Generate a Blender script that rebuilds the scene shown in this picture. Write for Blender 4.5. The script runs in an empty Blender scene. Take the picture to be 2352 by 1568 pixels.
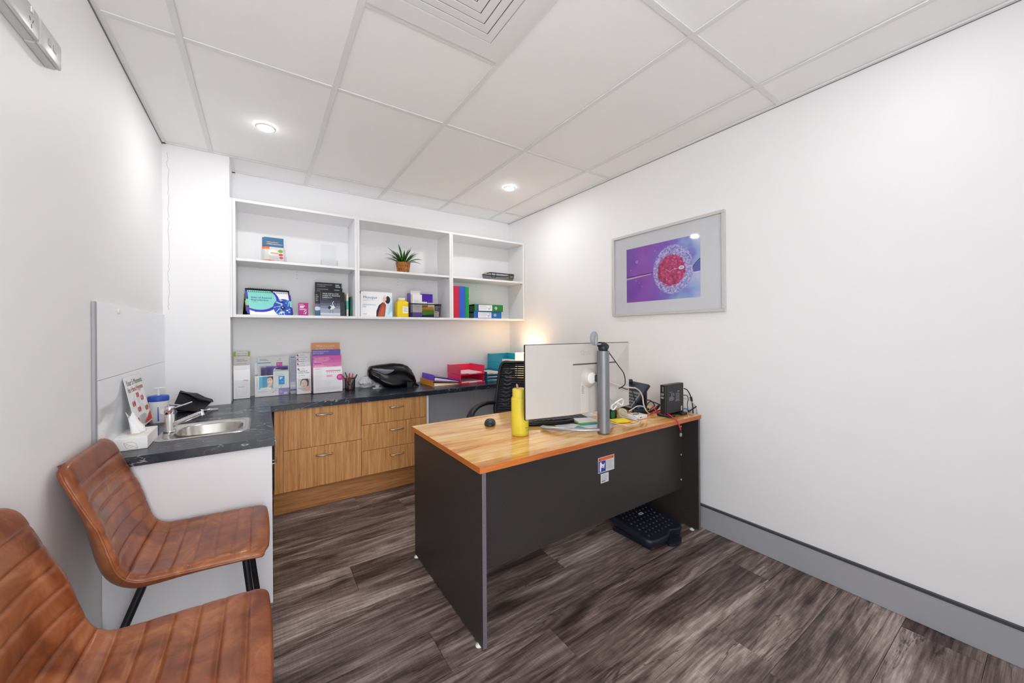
import bpy, bmesh, math, random
from mathutils import Vector, Matrix, Euler
S = bpy.context.scene
COL = S.collection
rng = random.Random(7)
PI = math.pi
# ------------------------------------------------------------------ camera
cam_d = bpy.data.cameras.new('camera')
cam = bpy.data.objects.new('camera', cam_d); COL.objects.link(cam)
YAW, ROLL = 0.5945, -0.0069
fwd = Vector((math.sin(YAW), math.cos(YAW), 0)); rgt = Vector((math.cos(YAW), -math.sin(YAW), 0)); upv = Vector((0, 0, 1))
r2 = rgt * math.cos(ROLL) + upv * math.sin(ROLL); u2 = r2.cross(fwd)
cam.matrix_world = Matrix(((r2.x, u2.x, -fwd.x, 0), (r2.y, u2.y, -fwd.y, 0), (r2.z, u2.z, -fwd.z, 1.27), (0, 0, 0, 1)))
cam_d.sensor_width = 36; cam_d.lens = 36 * 856.14 / 2352; cam_d.shift_y = (760.72 - 784) / 2352
cam_d.clip_start = 0.02; cam_d.clip_end = 60
S.camera = cam
# ------------------------------------------------------------------ world, exposure
w = bpy.data.worlds.new('world'); S.world = w; w.use_nodes = True
w.node_tree.nodes['Background'].inputs[0].default_value = (0.955, 0.985, 1, 1)
w.node_tree.nodes['Background'].inputs[1].default_value = 6.5
S.view_settings.view_transform = 'Standard'; S.view_settings.look = 'None'; S.view_settings.gamma = 1
S.view_settings.use_curve_mapping = False; S.view_settings.exposure = -0.06
S.cycles.max_bounces = 20; S.cycles.diffuse_bounces = 16; S.cycles.glossy_bounces = 6; S.cycles.transparent_max_bounces = 24
S.cycles.sample_clamp_indirect = 8
DOWN_W, FRONT_W, LAMP_W = 3.9, .7, 1.0
# ------------------------------------------------------------------ materials
def lin(c):
    if isinstance(c, str):
        c = c.lstrip('#'); c = [int(c[i:i+2], 16) / 255 for i in (0, 2, 4)]
        return tuple(x / 12.92 if x <= .04045 else ((x + .055) / 1.055) ** 2.4 for x in c)
    return tuple(c)
MATS = {}
def mat(name, col='#808080', rough=.5, metal=0., spec=.5, coat=0., emit=0., trans=0., ior=1.45, emit_col=None):
    if name in MATS: return MATS[name]
    m = bpy.data.materials.new(name); m.use_nodes = True; MATS[name] = m
    b = m.node_tree.nodes['Principled BSDF']; c = lin(col)
    b.inputs['Base Color'].default_value = (*c, 1); b.inputs['Roughness'].default_value = rough
    b.inputs['Metallic'].default_value = metal; b.inputs['Specular IOR Level'].default_value = spec
    b.inputs['Coat Weight'].default_value = coat; b.inputs['Coat Roughness'].default_value = .08
    b.inputs['Transmission Weight'].default_value = trans; b.inputs['IOR'].default_value = ior
    if emit: b.inputs['Emission Strength'].default_value = emit; b.inputs['Emission Color'].default_value = (*lin(emit_col or col), 1)
    m.diffuse_color = (*c, 1)
    return m
class NT:
    """small node-tree helper"""
    def __init__(s, name, rough=.5, **kw):
        s.m = mat(name, rough=rough, **kw); s.t = s.m.node_tree; s.b = s.t.nodes['Principled BSDF']
    def n(s, typ, **kw):
        x = s.t.nodes.new(typ)
        for k, v in kw.items(): setattr(x, k, v)
        return x
    def l(s, a, b): s.t.links.new(a, b)
    def val(s, node, **kw):
        for k, v in kw.items(): node.inputs[k.replace('_', ' ')].default_value = v
        return node
    def coord(s, scale=(1, 1, 1), rot=(0, 0, 0), rand=0., src='Object'):
        tc = s.n('ShaderNodeTexCoord'); mp = s.n('ShaderNodeMapping'); mp.inputs['Scale'].default_value = scale; mp.inputs['Rotation'].default_value = rot
        if rand:
            oi = s.n('ShaderNodeObjectInfo'); mu = s.n('ShaderNodeVectorMath', operation='SCALE'); mu.inputs[0].default_value = (7.3, 11.1, 5.7)
            s.l(oi.outputs['Random'], mu.inputs['Scale']); ad = s.n('ShaderNodeVectorMath', operation='ADD')
            mu2 = s.n('ShaderNodeVectorMath', operation='SCALE'); s.l(mu.outputs[0], mu2.inputs[0]); mu2.inputs['Scale'].default_value = rand
            s.l(tc.outputs[src], ad.inputs[0]); s.l(mu2.outputs[0], ad.inputs[1]); s.l(ad.outputs[0], mp.inputs['Vector'])
        else: s.l(tc.outputs[src], mp.inputs['Vector'])
        return mp.outputs[0]
    def noise(s, vec, scale=5, detail=4, rough=.55, dist=0.):
        x = s.n('ShaderNodeTexNoise'); s.l(vec, x.inputs['Vector'])
        s.val(x, Scale=scale, Detail=detail, Roughness=rough, Distortion=dist); return x.outputs['Fac']
    def ramp(s, fac, stops, interp='LINEAR'):
        r = s.n('ShaderNodeValToRGB'); r.color_ramp.interpolation = interp; e = r.color_ramp.elements
        while len(e) < len(stops): e.new(.5)
        for i, (p, c) in enumerate(stops): e[i].position = p; e[i].color = (*lin(c), 1)
        s.l(fac, r.inputs[0]); return r.outputs[0]
    def mix(s, fac, a, b, mode='MIX'):
        x = s.n('ShaderNodeMix', data_type='RGBA', blend_type=mode)
        for i, v in ((0, fac), (6, a), (7, b)):
            if hasattr(v, 'is_output'): s.l(v, x.inputs[i])
            elif i == 0: x.inputs[0].default_value = v
            else: x.inputs[i].default_value = (*lin(v), 1)
        return x.outputs[2]
    def math(s, op, a, b=0.):
        x = s.n('ShaderNodeMath', operation=op)
        for i, v in enumerate((a, b)):
            if hasattr(v, 'is_output'): s.l(v, x.inputs[i])
            else: x.inputs[i].default_value = v
        return x.outputs[0]
    def base(s, c): s.l(c, s.b.inputs['Base Color'])
    def bump(s, h, strength=.2, dist=.002):
        x = s.n('ShaderNodeBump'); s.val(x, Strength=strength, Distance=dist); s.l(h, x.inputs['Height']); s.l(x.outputs[0], s.b.inputs['Normal'])
def paint(name, col, rough, bs=.06, sc=90):
    if name in MATS: return MATS[name]
    t = NT(name, rough=rough); v = t.coord(); n = t.noise(v, sc, 3)
    t.base(t.mix(t.noise(v, 1.3, 2), col, tuple(x * .965 for x in lin(col)))); t.bump(n, bs, .002); return t.m
WALL = paint('wall_paint', '#f4f4f5', .55, .10, 60)
CEIL = paint('ceiling_tile_white', '#f8f8f8', .8, .05, 160)
BAR = mat('grid_white', '#e6e6e6', .5)
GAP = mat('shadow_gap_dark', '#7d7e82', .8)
WHITE_LAM = mat('white_laminate', '#ebebec', .35)
WHITE_PL = mat('white_plastic', '#e6e6e4', .35)
GREY_PLATE = mat('grey_white_switch_plastic', '#c9c9c9', .35)
PANEL = mat('white_end_panel', '#e4e3e6', .4)
def woodmat(name, stops, scale, rough, nscale=6, fine=40, dist=.6, bump=.05, spec=.5, rand=0., coat=0.):
    t = NT(name, rough=rough, spec=spec, coat=coat); v = t.coord(scale, rand=rand)
    a = t.noise(v, nscale, 6, .6, dist); b = t.noise(v, fine, 3, .6, 0)
    f = t.math('ADD', t.math('MULTIPLY', a, .68), t.math('MULTIPLY', b, .32))
    t.base(t.ramp(f, stops)); t.bump(b, bump, .001); return t.m
OAK = woodmat('oak_laminate_vertical', [(.30, '#a56c3a'), (.43, '#c0864e'), (.5, '#cc945b'), (.58, '#d7a268'), (.72, '#e4b57e')], (12, 12, .45), .42, 6, 34, .2, .05, .4, 1.)
OAKH = woodmat('oak_laminate_kickboard', [(.3, '#8f5c33'), (.45, '#b07847'), (.55, '#c08957'), (.7, '#d09d6b')], (.5, 9, 9), .42, 6, 30, .3, .05, .4)
DESKTOP = woodmat('glossy_zebra_laminate', [(.35, '#a8591a'), (.43, '#d0863a'), (.495, '#e8ae5e'), (.57, '#f3c983'), (.67, '#f8daa6')], (.55, 7, 7), .13, 3.2, 16, .5, 0, .5, 0., .3)
DESKEDGE = woodmat('desk_edge_strip', [(.35, '#9f4f1f'), (.5, '#bd6a32'), (.65, '#cc7c42')], (.8, .8, 12), .3, 3, 20, .3, 0)
t = NT('charcoal_laminate', rough=.42, spec=.4); v = t.coord(); t.base(t.ramp(t.noise(v, 420, 2), [(.35, '#2b2726'), (.55, '#383332'), (.75, '#4a4544')])); CHAR = t.m
t = NT('charcoal_edge', rough=.4); t.base(t.ramp(t.noise(t.coord(), 300, 2), [(.4, '#5f5862'), (.7, '#716a74')])); CHAREDGE = t.m
# dark stone laminate with thin pale veins
t = NT('dark_slate_laminate', rough=.27, spec=.42); v = t.coord((1, 1, 1))
n1 = t.noise(v, 3.5, 5, .6, 1.2); n2 = t.noise(v, 26, 4, .6, .4)
base = t.ramp(t.math('ADD', t.math('MULTIPLY', n1, .6), t.math('MULTIPLY', n2, .4)), [(.3, '#171a22'), (.5, '#232732'), (.68, '#333845')])
vv = t.coord((1.2, 2.9, 2.2), (0, 0, .45)); a = t.noise(vv, 1.9, 5, .55, 1.1)
vein = t.math('SUBTRACT', 1, t.math('MULTIPLY', t.math('ABSOLUTE', t.math('SUBTRACT', a, .5)), 190))
msk = t.math('MULTIPLY', t.math('MAXIMUM', vein, 0), t.math('MAXIMUM', t.math('SUBTRACT', t.math('MULTIPLY', t.noise(v, 6.5, 4), 4.2), 1.4), 0))
a2 = t.noise(t.coord((3.2, 5.5, 4.5), (0, 0, .5)), 2.4, 4, .55, 1.3)
vein2 = t.math('MAXIMUM', t.math('SUBTRACT', 1, t.math('MULTIPLY', t.math('ABSOLUTE', t.math('SUBTRACT', a2, .5)), 95)), 0)
msk2 = t.math('MULTIPLY', vein2, t.math('MAXIMUM', t.math('SUBTRACT', t.math('MULTIPLY', t.noise(v, 9., 3), 4.), 2.05), 0))
t.base(t.mix(t.math('MINIMUM', t.math('MAXIMUM', msk, msk2), .7), base, '#b9bcc4')); t.bump(n2, .03, .001); SLATE = t.m
# vinyl planks
t = NT('grey_brown_oak_plank', rough=.36, spec=.4); RN = 9.
big = t.noise(t.coord((.55, 3.2, 1), rand=RN), 1.6, 5, .6, 1.0)
streak = t.noise(t.coord((.5, 4.2, 1), rand=RN), 5.2, 10, .72, .9)
fine = t.noise(t.coord((1.6, 75, 2), rand=RN), 3, 4, .6, .2)
cross = t.noise(t.coord((60, 4, 1), rand=RN), 3, 2, .5, 0)
wv = t.n('ShaderNodeTexWave', wave_type='BANDS', bands_direction='Y'); t.l(t.coord((.32, 1.5, 1), rand=RN), wv.inputs['Vector'])
t.val(wv, Scale=7., Distortion=14., Detail=4.); wv.inputs['Detail Scale'].default_value = 1.1
f = t.math('ADD', t.math('ADD', t.math('MULTIPLY', big, .47), t.math('MULTIPLY', streak, .28)), t.math('ADD', t.math('MULTIPLY', fine, .17), t.math('ADD', t.math('MULTIPLY', cross, .05), t.math('MULTIPLY', wv.outputs['Fac'], .04))))
c = t.ramp(f, [(.37, '#251b19'), (.425, '#463937'), (.475, '#675854'), (.525, '#867772'), (.575, '#a89a95'), (.64, '#d0c5c1')])
oi = t.n('ShaderNodeObjectInfo'); sh = t.ramp(oi.outputs['Random'], [(0, (.70, .66, .66)), (.5, (.92, .89, .88)), (1, (1.12, 1.09, 1.06))])
c = t.mix(1., c, sh, 'MULTIPLY')
crk = t.noise(t.coord((.30, 3.6, 1), rand=RN), 2.6, 5, .55, .8)
cf = t.math('MAXIMUM', t.math('SUBTRACT', 1, t.math('MULTIPLY', t.math('ABSOLUTE', t.math('SUBTRACT', crk, .44)), 95)), 0)
c = t.mix(t.math('MULTIPLY', cf, .8), c, '#1c1413')
kn = t.n('ShaderNodeTexVoronoi'); t.l(t.coord((1.3, 3.4, 1), rand=RN), kn.inputs['Vector']); kn.inputs['Scale'].default_value = 1.15
kf = t.math('MAXIMUM', t.math('SUBTRACT', 1, t.math('MULTIPLY', kn.outputs['Distance'], 8.5)), 0)
c = t.mix(t.math('MINIMUM', t.math('MULTIPLY', kf, 1.5), .9), c, '#241a17'); t.base(c); t.bump(f, .12, .002); PLANK = t.m
# leather
t = NT('tan_leather', rough=.36, spec=.5, coat=.12); v = t.coord((1, 1, 1)); n = t.noise(v, 9, 6, .65, .8); n2 = t.noise(v, 330, 2)
t.base(t.ramp(n, [(.28, '#5c2712'), (.44, '#80401f'), (.57, '#985732'), (.74, '#b97850')])); t.bump(n2, .10, .001)
t.l(t.ramp(n, [(.3, (.30,) * 3), (.7, (.45,) * 3)]), t.b.inputs['Roughness']); LEATHER = t.m
STITCH = mat('orange_thread', '#c9783f', .6)
BLACKM = mat('black_powder_coat', '#0e0f14', .4)
BLACKP = mat('black_plastic', '#16171c', .38)
DARKP = mat('dark_grey_plastic', '#2a2b31', .42)
RUBBER = mat('rubber', '#101012', .7)
STEEL = mat('brushed_steel', '#c9c5be', .22, 1.)
CHROME = mat('chrome', '#e6e6e8', .06, 1.)
SILVER = mat('satin_silver_paint', '#85868b', .45, .6)
GREYLAM = mat('grey_panel', '#e0e1e8', .5)
PAPER = mat('paper_white', '#eeeeee', .7)
t = NT('clear_acrylic'); tr = t.n('ShaderNodeBsdfTransparent'); gl = t.n('ShaderNodeBsdfGlossy'); lw = t.n('ShaderNodeLayerWeight'); mx = t.n('ShaderNodeMixShader')
tr.inputs[0].default_value = (.985, .988, .992, 1); gl.inputs['Roughness'].default_value = .05; lw.inputs[0].default_value = .22
t.l(t.math('ADD', t.math('MULTIPLY', lw.outputs['Fresnel'], .4), .01), mx.inputs[0]); t.l(tr.outputs[0], mx.inputs[1]); t.l(gl.outputs[0], mx.inputs[2])
t.l(mx.outputs[0], t.t.nodes['Material Output'].inputs['Surface']); ACRYL = t.m
GLASS = ACRYL
def P(c, rough=.5, **k): return mat('colour_%s_%d' % (c.lstrip('#'), int(rough * 100)), c, rough, **k)
# ------------------------------------------------------------------ object helpers
def link(name, me, parent=None, loc=(0, 0, 0), rot=(0, 0, 0)):
    o = bpy.data.objects.new(name, me); COL.objects.link(o); o.location = loc; o.rotation_euler = rot
    if parent: o.parent = parent
    return o
def tag(o, label=None, cat=None, group=None, kind=None):
    if label: o['label'] = label
    if cat: o['category'] = cat
    if group: o['group'] = group
    if kind: o['kind'] = kind
    return o
def thing(name, label, cat, loc=(0, 0, 0), rz=0, group=None):
    return tag(link(name, None, None, loc, (0, 0, rz)), label, cat, group)
class MB:
    def __init__(s): s.v = []; s.f = []; s.mi = []; s.mats = []; s.sm = []
    def mid(s, m):
        if m not in s.mats: s.mats.append(m)
        return s.mats.index(m)
    def add(s, vs, fs, m, smooth=False, M=None):
        o = len(s.v); k = s.mid(m)
        for p in vs: s.v.append(tuple(M @ Vector(p)) if M else tuple(p))
        for f in fs: s.f.append([o + i for i in f]); s.mi.append(k); s.sm.append(smooth)
        return s
    def box(s, a, b, m, bev=0., M=None, seg=1):
        x0, y0, z0 = (min(a[i], b[i]) for i in range(3)); x1, y1, z1 = (max(a[i], b[i]) for i in range(3))
        if bev <= 0:
            vs = [(x0, y0, z0), (x1, y0, z0), (x1, y1, z0), (x0, y1, z0), (x0, y0, z1), (x1, y0, z1), (x1, y1, z1), (x0, y1, z1)]
            return s.add(vs, [(0, 3, 2, 1), (4, 5, 6, 7), (0, 1, 5, 4), (1, 2, 6, 5), (2, 3, 7, 6), (3, 0, 4, 7)], m, False, M)
        bm = bmesh.new(); bmesh.ops.create_cube(bm, size=1)
        for q in bm.verts: q.co = Vector(((x0 + x1) / 2 + q.co.x * (x1 - x0), (y0 + y1) / 2 + q.co.y * (y1 - y0), (z0 + z1) / 2 + q.co.z * (z1 - z0)))
        bev = min(bev, .49 * min(x1 - x0, y1 - y0, z1 - z0))
        bmesh.ops.bevel(bm, geom=list(bm.edges), offset=bev, segments=seg, profile=.5, affect='EDGES')
        return s.bm(bm, m, seg > 1, M)
    def bm(s, bm, m, smooth=False, M=None):
        bm.verts.index_update(); s.add([q.co.copy() for q in bm.verts], [[q.index for q in f.verts] for f in bm.faces], m, smooth, M); bm.free(); return s
    def tube(s, pts, r, m, n=8, M=None, cap=True, closed=False, flat=1., smooth=True):
        pts = [Vector(p) for p in pts]; N = len(pts); vs = []; fs = []; prev = None
        rr = r if hasattr(r, '__len__') else [r] * N
        for i, p in enumerate(pts):
            d = (pts[(i + 1) % N] - pts[i - 1]) if closed else (pts[min(i + 1, N - 1)] - pts[max(i - 1, 0)])
            d = d.normalized() if d.length > 1e-9 else Vector((0, 0, 1))
            if prev is None: a = d.orthogonal().normalized() if abs(d.z) > .95 else d.cross(Vector((0, 0, 1))).normalized()
            else: a = (prev - d * prev.dot(d)); a = a.normalized() if a.length > 1e-6 else d.orthogonal().normalized()
            prev = a; b = d.cross(a)
            for k in range(n):
                th = 2 * PI * k / n + PI / n; vs.append(p + a * math.cos(th) * rr[i] + b * math.sin(th) * rr[i] * flat)
        for i in range(N if closed else N - 1):
            j = (i + 1) % N
            for k in range(n): fs.append((i * n + k, i * n + (k + 1) % n, j * n + (k + 1) % n, j * n + k))
        s.add(vs, fs, m, smooth and n > 4, M)
        if cap and not closed: s.add(vs, [tuple(range(n))[::-1], tuple(range((N - 1) * n, N * n))], m, False, M)
        return s
    def lathe(s, prof, m, n=24, M=None, c=(0, 0, 0), smooth=True, mod=None, caps=True):
        vs = []; fs = []
        for i, (r, z) in enumerate(prof):
            for k in range(n):
                th = 2 * PI * k / n; q = r * (mod(th, i) if mod else 1); vs.append((c[0] + q * math.cos(th), c[1] + q * math.sin(th), c[2] + z))
        for i in range(len(prof) - 1):
            for k in range(n): fs.append((i * n + k, i * n + (k + 1) % n, (i + 1) * n + (k + 1) % n, (i + 1) * n + k))
        s.add(vs, fs, m, smooth, M)
        if caps: s.add(vs, [tuple(range(n))[::-1], tuple(range((len(prof) - 1) * n, len(prof) * n))], m, False, M)
        return s
    def prism(s, poly, z0, z1, m, M=None, smooth=False):
        n = len(poly); vs = [(x, y, z0) for x, y in poly] + [(x, y, z1) for x, y in poly]
        return s.add(vs, [tuple(range(n))[::-1], tuple(range(n, 2 * n))] + [(i, (i + 1) % n, n + (i + 1) % n, n + i) for i in range(n)], m, smooth, M)
    def loft(s, rings, m, smooth=True, M=None, cap0=False, cap1=False):
        n = len(rings[0]); vs = [p for r in rings for p in r]; fs = []
        for i in range(len(rings) - 1):
            for k in range(n): fs.append((i * n + k, i * n + (k + 1) % n, (i + 1) * n + (k + 1) % n, (i + 1) * n + k))
        s.add(vs, fs, m, smooth, M)
        if cap0: s.add(rings[0], [tuple(range(n))[::-1]], m, False, M)
        if cap1: s.add(rings[-1], [tuple(range(n))], m, False, M)
        return s
    def quad(s, a, b, c, d, m, M=None): return s.add([a, b, c, d], [(0, 1, 2, 3)], m, False, M)
    def mesh(s, name):
        me = bpy.data.meshes.new(name); me.from_pydata(s.v, [], s.f)
        for m in s.mats: me.materials.append(m)
        me.polygons.foreach_set('material_index', s.mi); me.polygons.foreach_set('use_smooth', s.sm); me.update()
        return me
    def build(s, name, parent=None, loc=(0, 0, 0), rot=(0, 0, 0)): return link(name, s.mesh(name), parent, loc, rot)
def B(name, a, b, m, parent=None, bev=0., seg=1, loc=(0, 0, 0), rot=(0, 0, 0)): return MB().box(a, b, m, bev, None, seg).build(name, parent, loc, rot)
def T(name, pts, r, m, parent=None, n=8, **k): return MB().tube(pts, r, m, n, **k).build(name, parent)
def copy_tree(o, parent=None):
    c = o.copy(); COL.objects.link(c)
    if parent: c.parent = parent
    for ch in o.children: copy_tree(ch, c)
    return c
def smooth_path(pts, k=6, closed=False):
    P_ = [Vector(p) for p in pts]; N = len(P_); out = []
    for i in range(N if closed else N - 1):
        a, b, c, d = (P_[(i - 1) % N], P_[i], P_[(i + 1) % N], P_[(i + 2) % N]) if closed else (P_[max(i - 1, 0)], P_[i], P_[i + 1], P_[min(i + 2, N - 1)])
        for j in range(k):
            u = j / k; out.append(.5 * ((2 * b) + (c - a) * u + (2 * a - 5 * b + 4 * c - d) * u * u + (3 * b - a - 3 * c + d) * u ** 3))
    if not closed: out.append(P_[-1])
    return out
def rrect(x0, y0, x1, y1, r, n=6):
    out = []
    for cx, cy, a0 in ((x1 - r, y1 - r, 0), (x0 + r, y1 - r, PI / 2), (x0 + r, y0 + r, PI), (x1 - r, y0 + r, 1.5 * PI)):
        for i in range(n + 1): a = a0 + PI / 2 * i / n; out.append((cx + r * math.cos(a), cy + r * math.sin(a)))
    return out
# lettering outlines
_TX = {}
def glyphs(s):
    if s not in _TX:
        cu = bpy.data.curves.new('t', 'FONT'); cu.body = s; cu.resolution_u = 2; cu.size = 1
        o = bpy.data.objects.new('t', cu); COL.objects.link(o)
        me = bpy.data.meshes.new_from_object(o.evaluated_get(bpy.context.evaluated_depsgraph_get()))
        _TX[s] = ([(q.co.x, q.co.y) for q in me.vertices], [tuple(p.vertices) for p in me.polygons])
        bpy.data.objects.remove(o); bpy.data.curves.remove(cu); bpy.data.meshes.remove(me)
    return _TX[s]
def clip(poly, W, H):
    for ax, lim, sg in ((0, 0, 1), (0, W, -1), (1, 0, 1), (1, H, -1)):
        out = []
        for i in range(len(poly)):
            a, b = poly[i - 1], poly[i]; da, db = sg * (a[ax] - lim), sg * (b[ax] - lim)
            if (da < 0) != (db < 0): t_ = da / (da - db); out.append((a[0] + (b[0] - a[0]) * t_, a[1] + (b[1] - a[1]) * t_))
            if db >= 0: out.append(b)
        poly = out
        if not poly: break
    return poly
class Sheet:
    """flat print: shapes laid on a page of W x H, later mapped on a plane"""
    def __init__(s, W, H): s.W, s.H, s.it = W, H, []
    def poly(s, pts, c, nl=False):
        p = clip(list(pts), s.W, s.H)
        if len(p) > 2: s.it.append((p, [tuple(range(len(p)))], c, nl))
        return s
    def rect(s, x, y, w_, h, c, nl=False): return s.poly([(x, y), (x + w_, y), (x + w_, y + h), (x, y + h)], c, nl)
    def ell(s, cx, cy, rx, ry, c, n=28, a0=0, a1=2 * PI, nl=False): return s.poly([(cx + rx * math.cos(a0 + (a1 - a0) * i / n), cy + ry * math.sin(a0 + (a1 - a0) * i / n)) for i in range(n)], c, nl)
    def line(s, pts, wd, c, nl=False):
        for (x0, y0), (x1, y1) in zip(pts, pts[1:]):
            L = math.hypot(x1 - x0, y1 - y0) or 1; nx, ny = -(y1 - y0) / L * wd / 2, (x1 - x0) / L * wd / 2
            s.poly([(x0 + nx, y0 + ny), (x0 - nx, y0 - ny), (x1 - nx, y1 - ny), (x1 + nx, y1 + ny)], c, True)
        return s
    def bars(s, x, y, w_, n, step, c, th=None, seed=1):
        r = random.Random(seed)
        for i in range(n): s.rect(x, y - i * step, w_ * r.uniform(.72, 1), th or step * .35, c, i > 0)
        return s
    def text(s, st, x, y, size, c, al='L', sx=1., bold=0.):
        V_, F_ = glyphs(st)
        if not V_: return s
        x1 = max(p[0] for p in V_); off = {'L': 0, 'C': -x1 / 2, 'R': -x1}[al]
        for b in ((0,) if not bold else (0, bold)):
            s.it.append(([(x + (px + off) * size * sx + b * size, y + py * size) for px, py in V_], F_, c, b > 0))
        return s
    def build(s, name, parent, O, U, V_, m0=None, step=5e-5):
        O, U, V_ = Vector(O), Vector(U), Vector(V_); n = U.cross(V_).normalized(); mb = MB(); L = 1
        for pts, fs, c, nl in s.it:
            if not nl: L += 1
            m = c if not isinstance(c, str) else P(c, .45)
            mb.add([O + U * x + V_ * y + n * (L * step) for x, y in pts], fs, m)
        return mb.build(name, parent)
FR = ((1, 0, 0), (0, 0, 1))      # a page seen from -Y
# ================================================================== ROOM
XL, XR, YB, YP, XP, ZC, YF = -.515, 2.36, 3.54, 3.235, -.17, 2.495, -.7
def struct(o, label=None): return tag(o, label, None, None, 'structure')
struct(B('wall_left', (XL - .1, YF - .1, 0), (XL, YB + .1, 2.6), WALL))
struct(B('wall_right', (XR, YF - .1, 0), (XR + .1, YB + .1, 2.6), WALL))
struct(B('wall_back', (XL, YB, 0), (XR, YB + .1, 2.6), WALL))
struct(B('wall_corner', (XL, YP, 0), (XP, YB, 2.6), WALL), 'boxed white wall corner beside the shelves')
wf = MB(); wf.box((XL, YF - .1, 0), (-.46, YF, 2.6), WALL); wf.box((.6, YF - .1, 0), (XR, YF, 2.6), WALL); wf.box((-.46, YF - .1, 2.3), (.6, YF, 2.6), WALL)
struct(wf.build('wall_front'))
# floor planks
fl = struct(B('floor', (XL - .1, YF - .1, -.06), (XR + .1, YB + .1, -.0045), mat('floor_subbase', '#1a1514', .8)))
PW = .2225; row0 = .615 - 9 * PW; joint = {}
for k in range(23):
    y0 = row0 + k * PW
    if y0 > 3.3: break
    y1 = y0 + PW
    L = 1.5; off = {9: 1.604, 12: .587, 15: .397, 10: 2.13, 11: 1.02, 13: 1.35, 14: -.1, 16: 1.1}.get(k, rng.uniform(0, 1.5))
    x = off - L * math.ceil((off - XL) / L)
    while x < XR:
        a, b = max(x, XL), min(x + L, XR); yy0, yy1 = max(y0, YF), min(y1, YB)
        if b - a > .02 and yy1 - yy0 > .02:
            cx, cy = (a + b) / 2, (yy0 + yy1) / 2; hx, hy = (b - a) / 2 - .0006, (yy1 - yy0) / 2 - .0006
            MB().box((-hx, -hy, -.0045), (hx, hy, 0), PLANK, .0009).build('plank', fl, (cx, cy, 0))
        x += L
# ceiling
ce = struct(B('ceiling', (XL - .1, YF - .1, 2.52), (XR + .1, YB + .1, 2.6), mat('ceiling_void', '#77787a', .9)))
gx = [XL, -.27, .32, .91, 1.5, 2.09, XR]; gy = [YF, -.34, .86, 2.05, 3.24, YB]
for i in range(6):
    for j in range(5):
        x0, x1, y0, y1 = gx[i] + .003, gx[i + 1] - .003, gy[j] + .003, gy[j + 1] - .003
        if i == 2 and j == 2: y0 = 1.455 + .003
        cx, cy = (x0 + x1) / 2, (y0 + y1) / 2
        MB().box((x0 - cx, y0 - cy, 0), (x1 - cx, y1 - cy, .012), CEIL, .002).build('ceiling_tile', ce, (cx, cy, 2.5022))
for x in gx[1:-1]: B('grid_bar', (x - .012, YF, ZC), (x + .012, YB, ZC + .005), BAR, ce)
for y in gy[1:-1]:
    for i in range(6): B('grid_bar', (gx[i] + (.0125 if i else 0), y - .012, ZC + .0004), (gx[i + 1] - (.0125 if i < 5 else 0), y + .012, ZC + .005), BAR, ce)
B('grid_bar', (.3325, 1.443, ZC + .0004), (.8975, 1.467, ZC + .005), BAR, ce)
for k, (a, b) in enumerate((((XL, YF, 0), (XL + .02, YP, 0)), ((XR - .02, YF, 0), (XR, YB, 0)), ((XP, YB - .02, 0), (XR, YB, 0)), ((XL, YP - .02, 0), (XP, YP, 0)), ((XP, YP, 0), (XP + .02, YB, 0)))):
    tr_ = struct(B('trim_%d' % (k + 1), (a[0], a[1], ZC - .002), (b[0], b[1], ZC + .006), BAR))
    tr_['label'] = 'white metal wall angle around the ceiling grid'
    # thin grey strips painting in the shadow line between angle and wall
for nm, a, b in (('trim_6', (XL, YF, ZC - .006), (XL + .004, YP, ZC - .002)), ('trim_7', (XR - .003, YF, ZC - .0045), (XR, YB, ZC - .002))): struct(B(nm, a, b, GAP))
# skirting
br = struct(B('baseboard_right', (XR - .014, YF, 0), (XR, 2.95, .148), mat('grey_skirting', '#a8a9af', .42), None, .002))
B('top_edge', (XR - .0165, YF, .140), (XR - .0005, 2.95, .152), mat('dark_skirting_edge', '#45454f', .5), br)
bl = struct(B('baseboard_left', (XL, YF, 0), (XL + .014, 2.045, .148), MATS['grey_skirting'], None, .002))
B('top_edge', (XL + .0005, YF, .140), (XL + .0165, 2.045, .152), MATS['dark_skirting_edge'], bl)
# hairline crack in the wall corner
r = random.Random(3); pts = []; z = 2.44
while z > 1.42: pts.append((XL + .028 + r.uniform(-.006, .006), YP - .0005, z)); z -= r.uniform(.015, .03)
struct(T('wall_crack', pts, .0007, mat('crack_grey', '#a9aaad', .9), None, 4), 'thin zigzag crack running down the white wall corner')
# ---- ceiling vent
ve = thing('ceiling_vent', 'square white air vent with nested louvres in the ceiling', 'vent', (.615, 1.155, ZC))
h = .283
fr = MB()
for a, b in (((-h, -h), (h, -.203)), ((-h, .203), (h, h)), ((-h, -.203), (-.203, .203)), ((.203, -.203), (h, .203))): fr.box((a[0], a[1], -.006), (b[0], b[1], .005), BAR)
fr.build('frame', ve); B('backing', (-.24, -.24, .012), (.24, .24, .016), mat('vent_dark', '#505155', .8), ve)
hs = [.200, .164, .128, .092, .056]
for i, q in enumerate(hs):
    p = (hs[i + 1] if i + 1 < len(hs) else .0165) + .0036; rg = MB()
    rings = [[(-q, -q, -.004), (q, -q, -.004), (q, q, -.004), (-q, q, -.004)], [(-p, -p, -.0062), (p, -p, -.0062), (p, p, -.0062), (-p, p, -.0062)], [(-p, -p, -.002), (p, -p, -.002), (p, p, -.002), (-p, p, -.002)], [(-q, -q, .002), (q, -q, .002), (q, q, .002), (-q, q, .002)]]
    rg.loft(rings, BAR, False); rg.build('louvre', ve)
B('centre_plate', (-.0165, -.0165, -.009), (.0165, .0165, -.003), BAR, ve)
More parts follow.
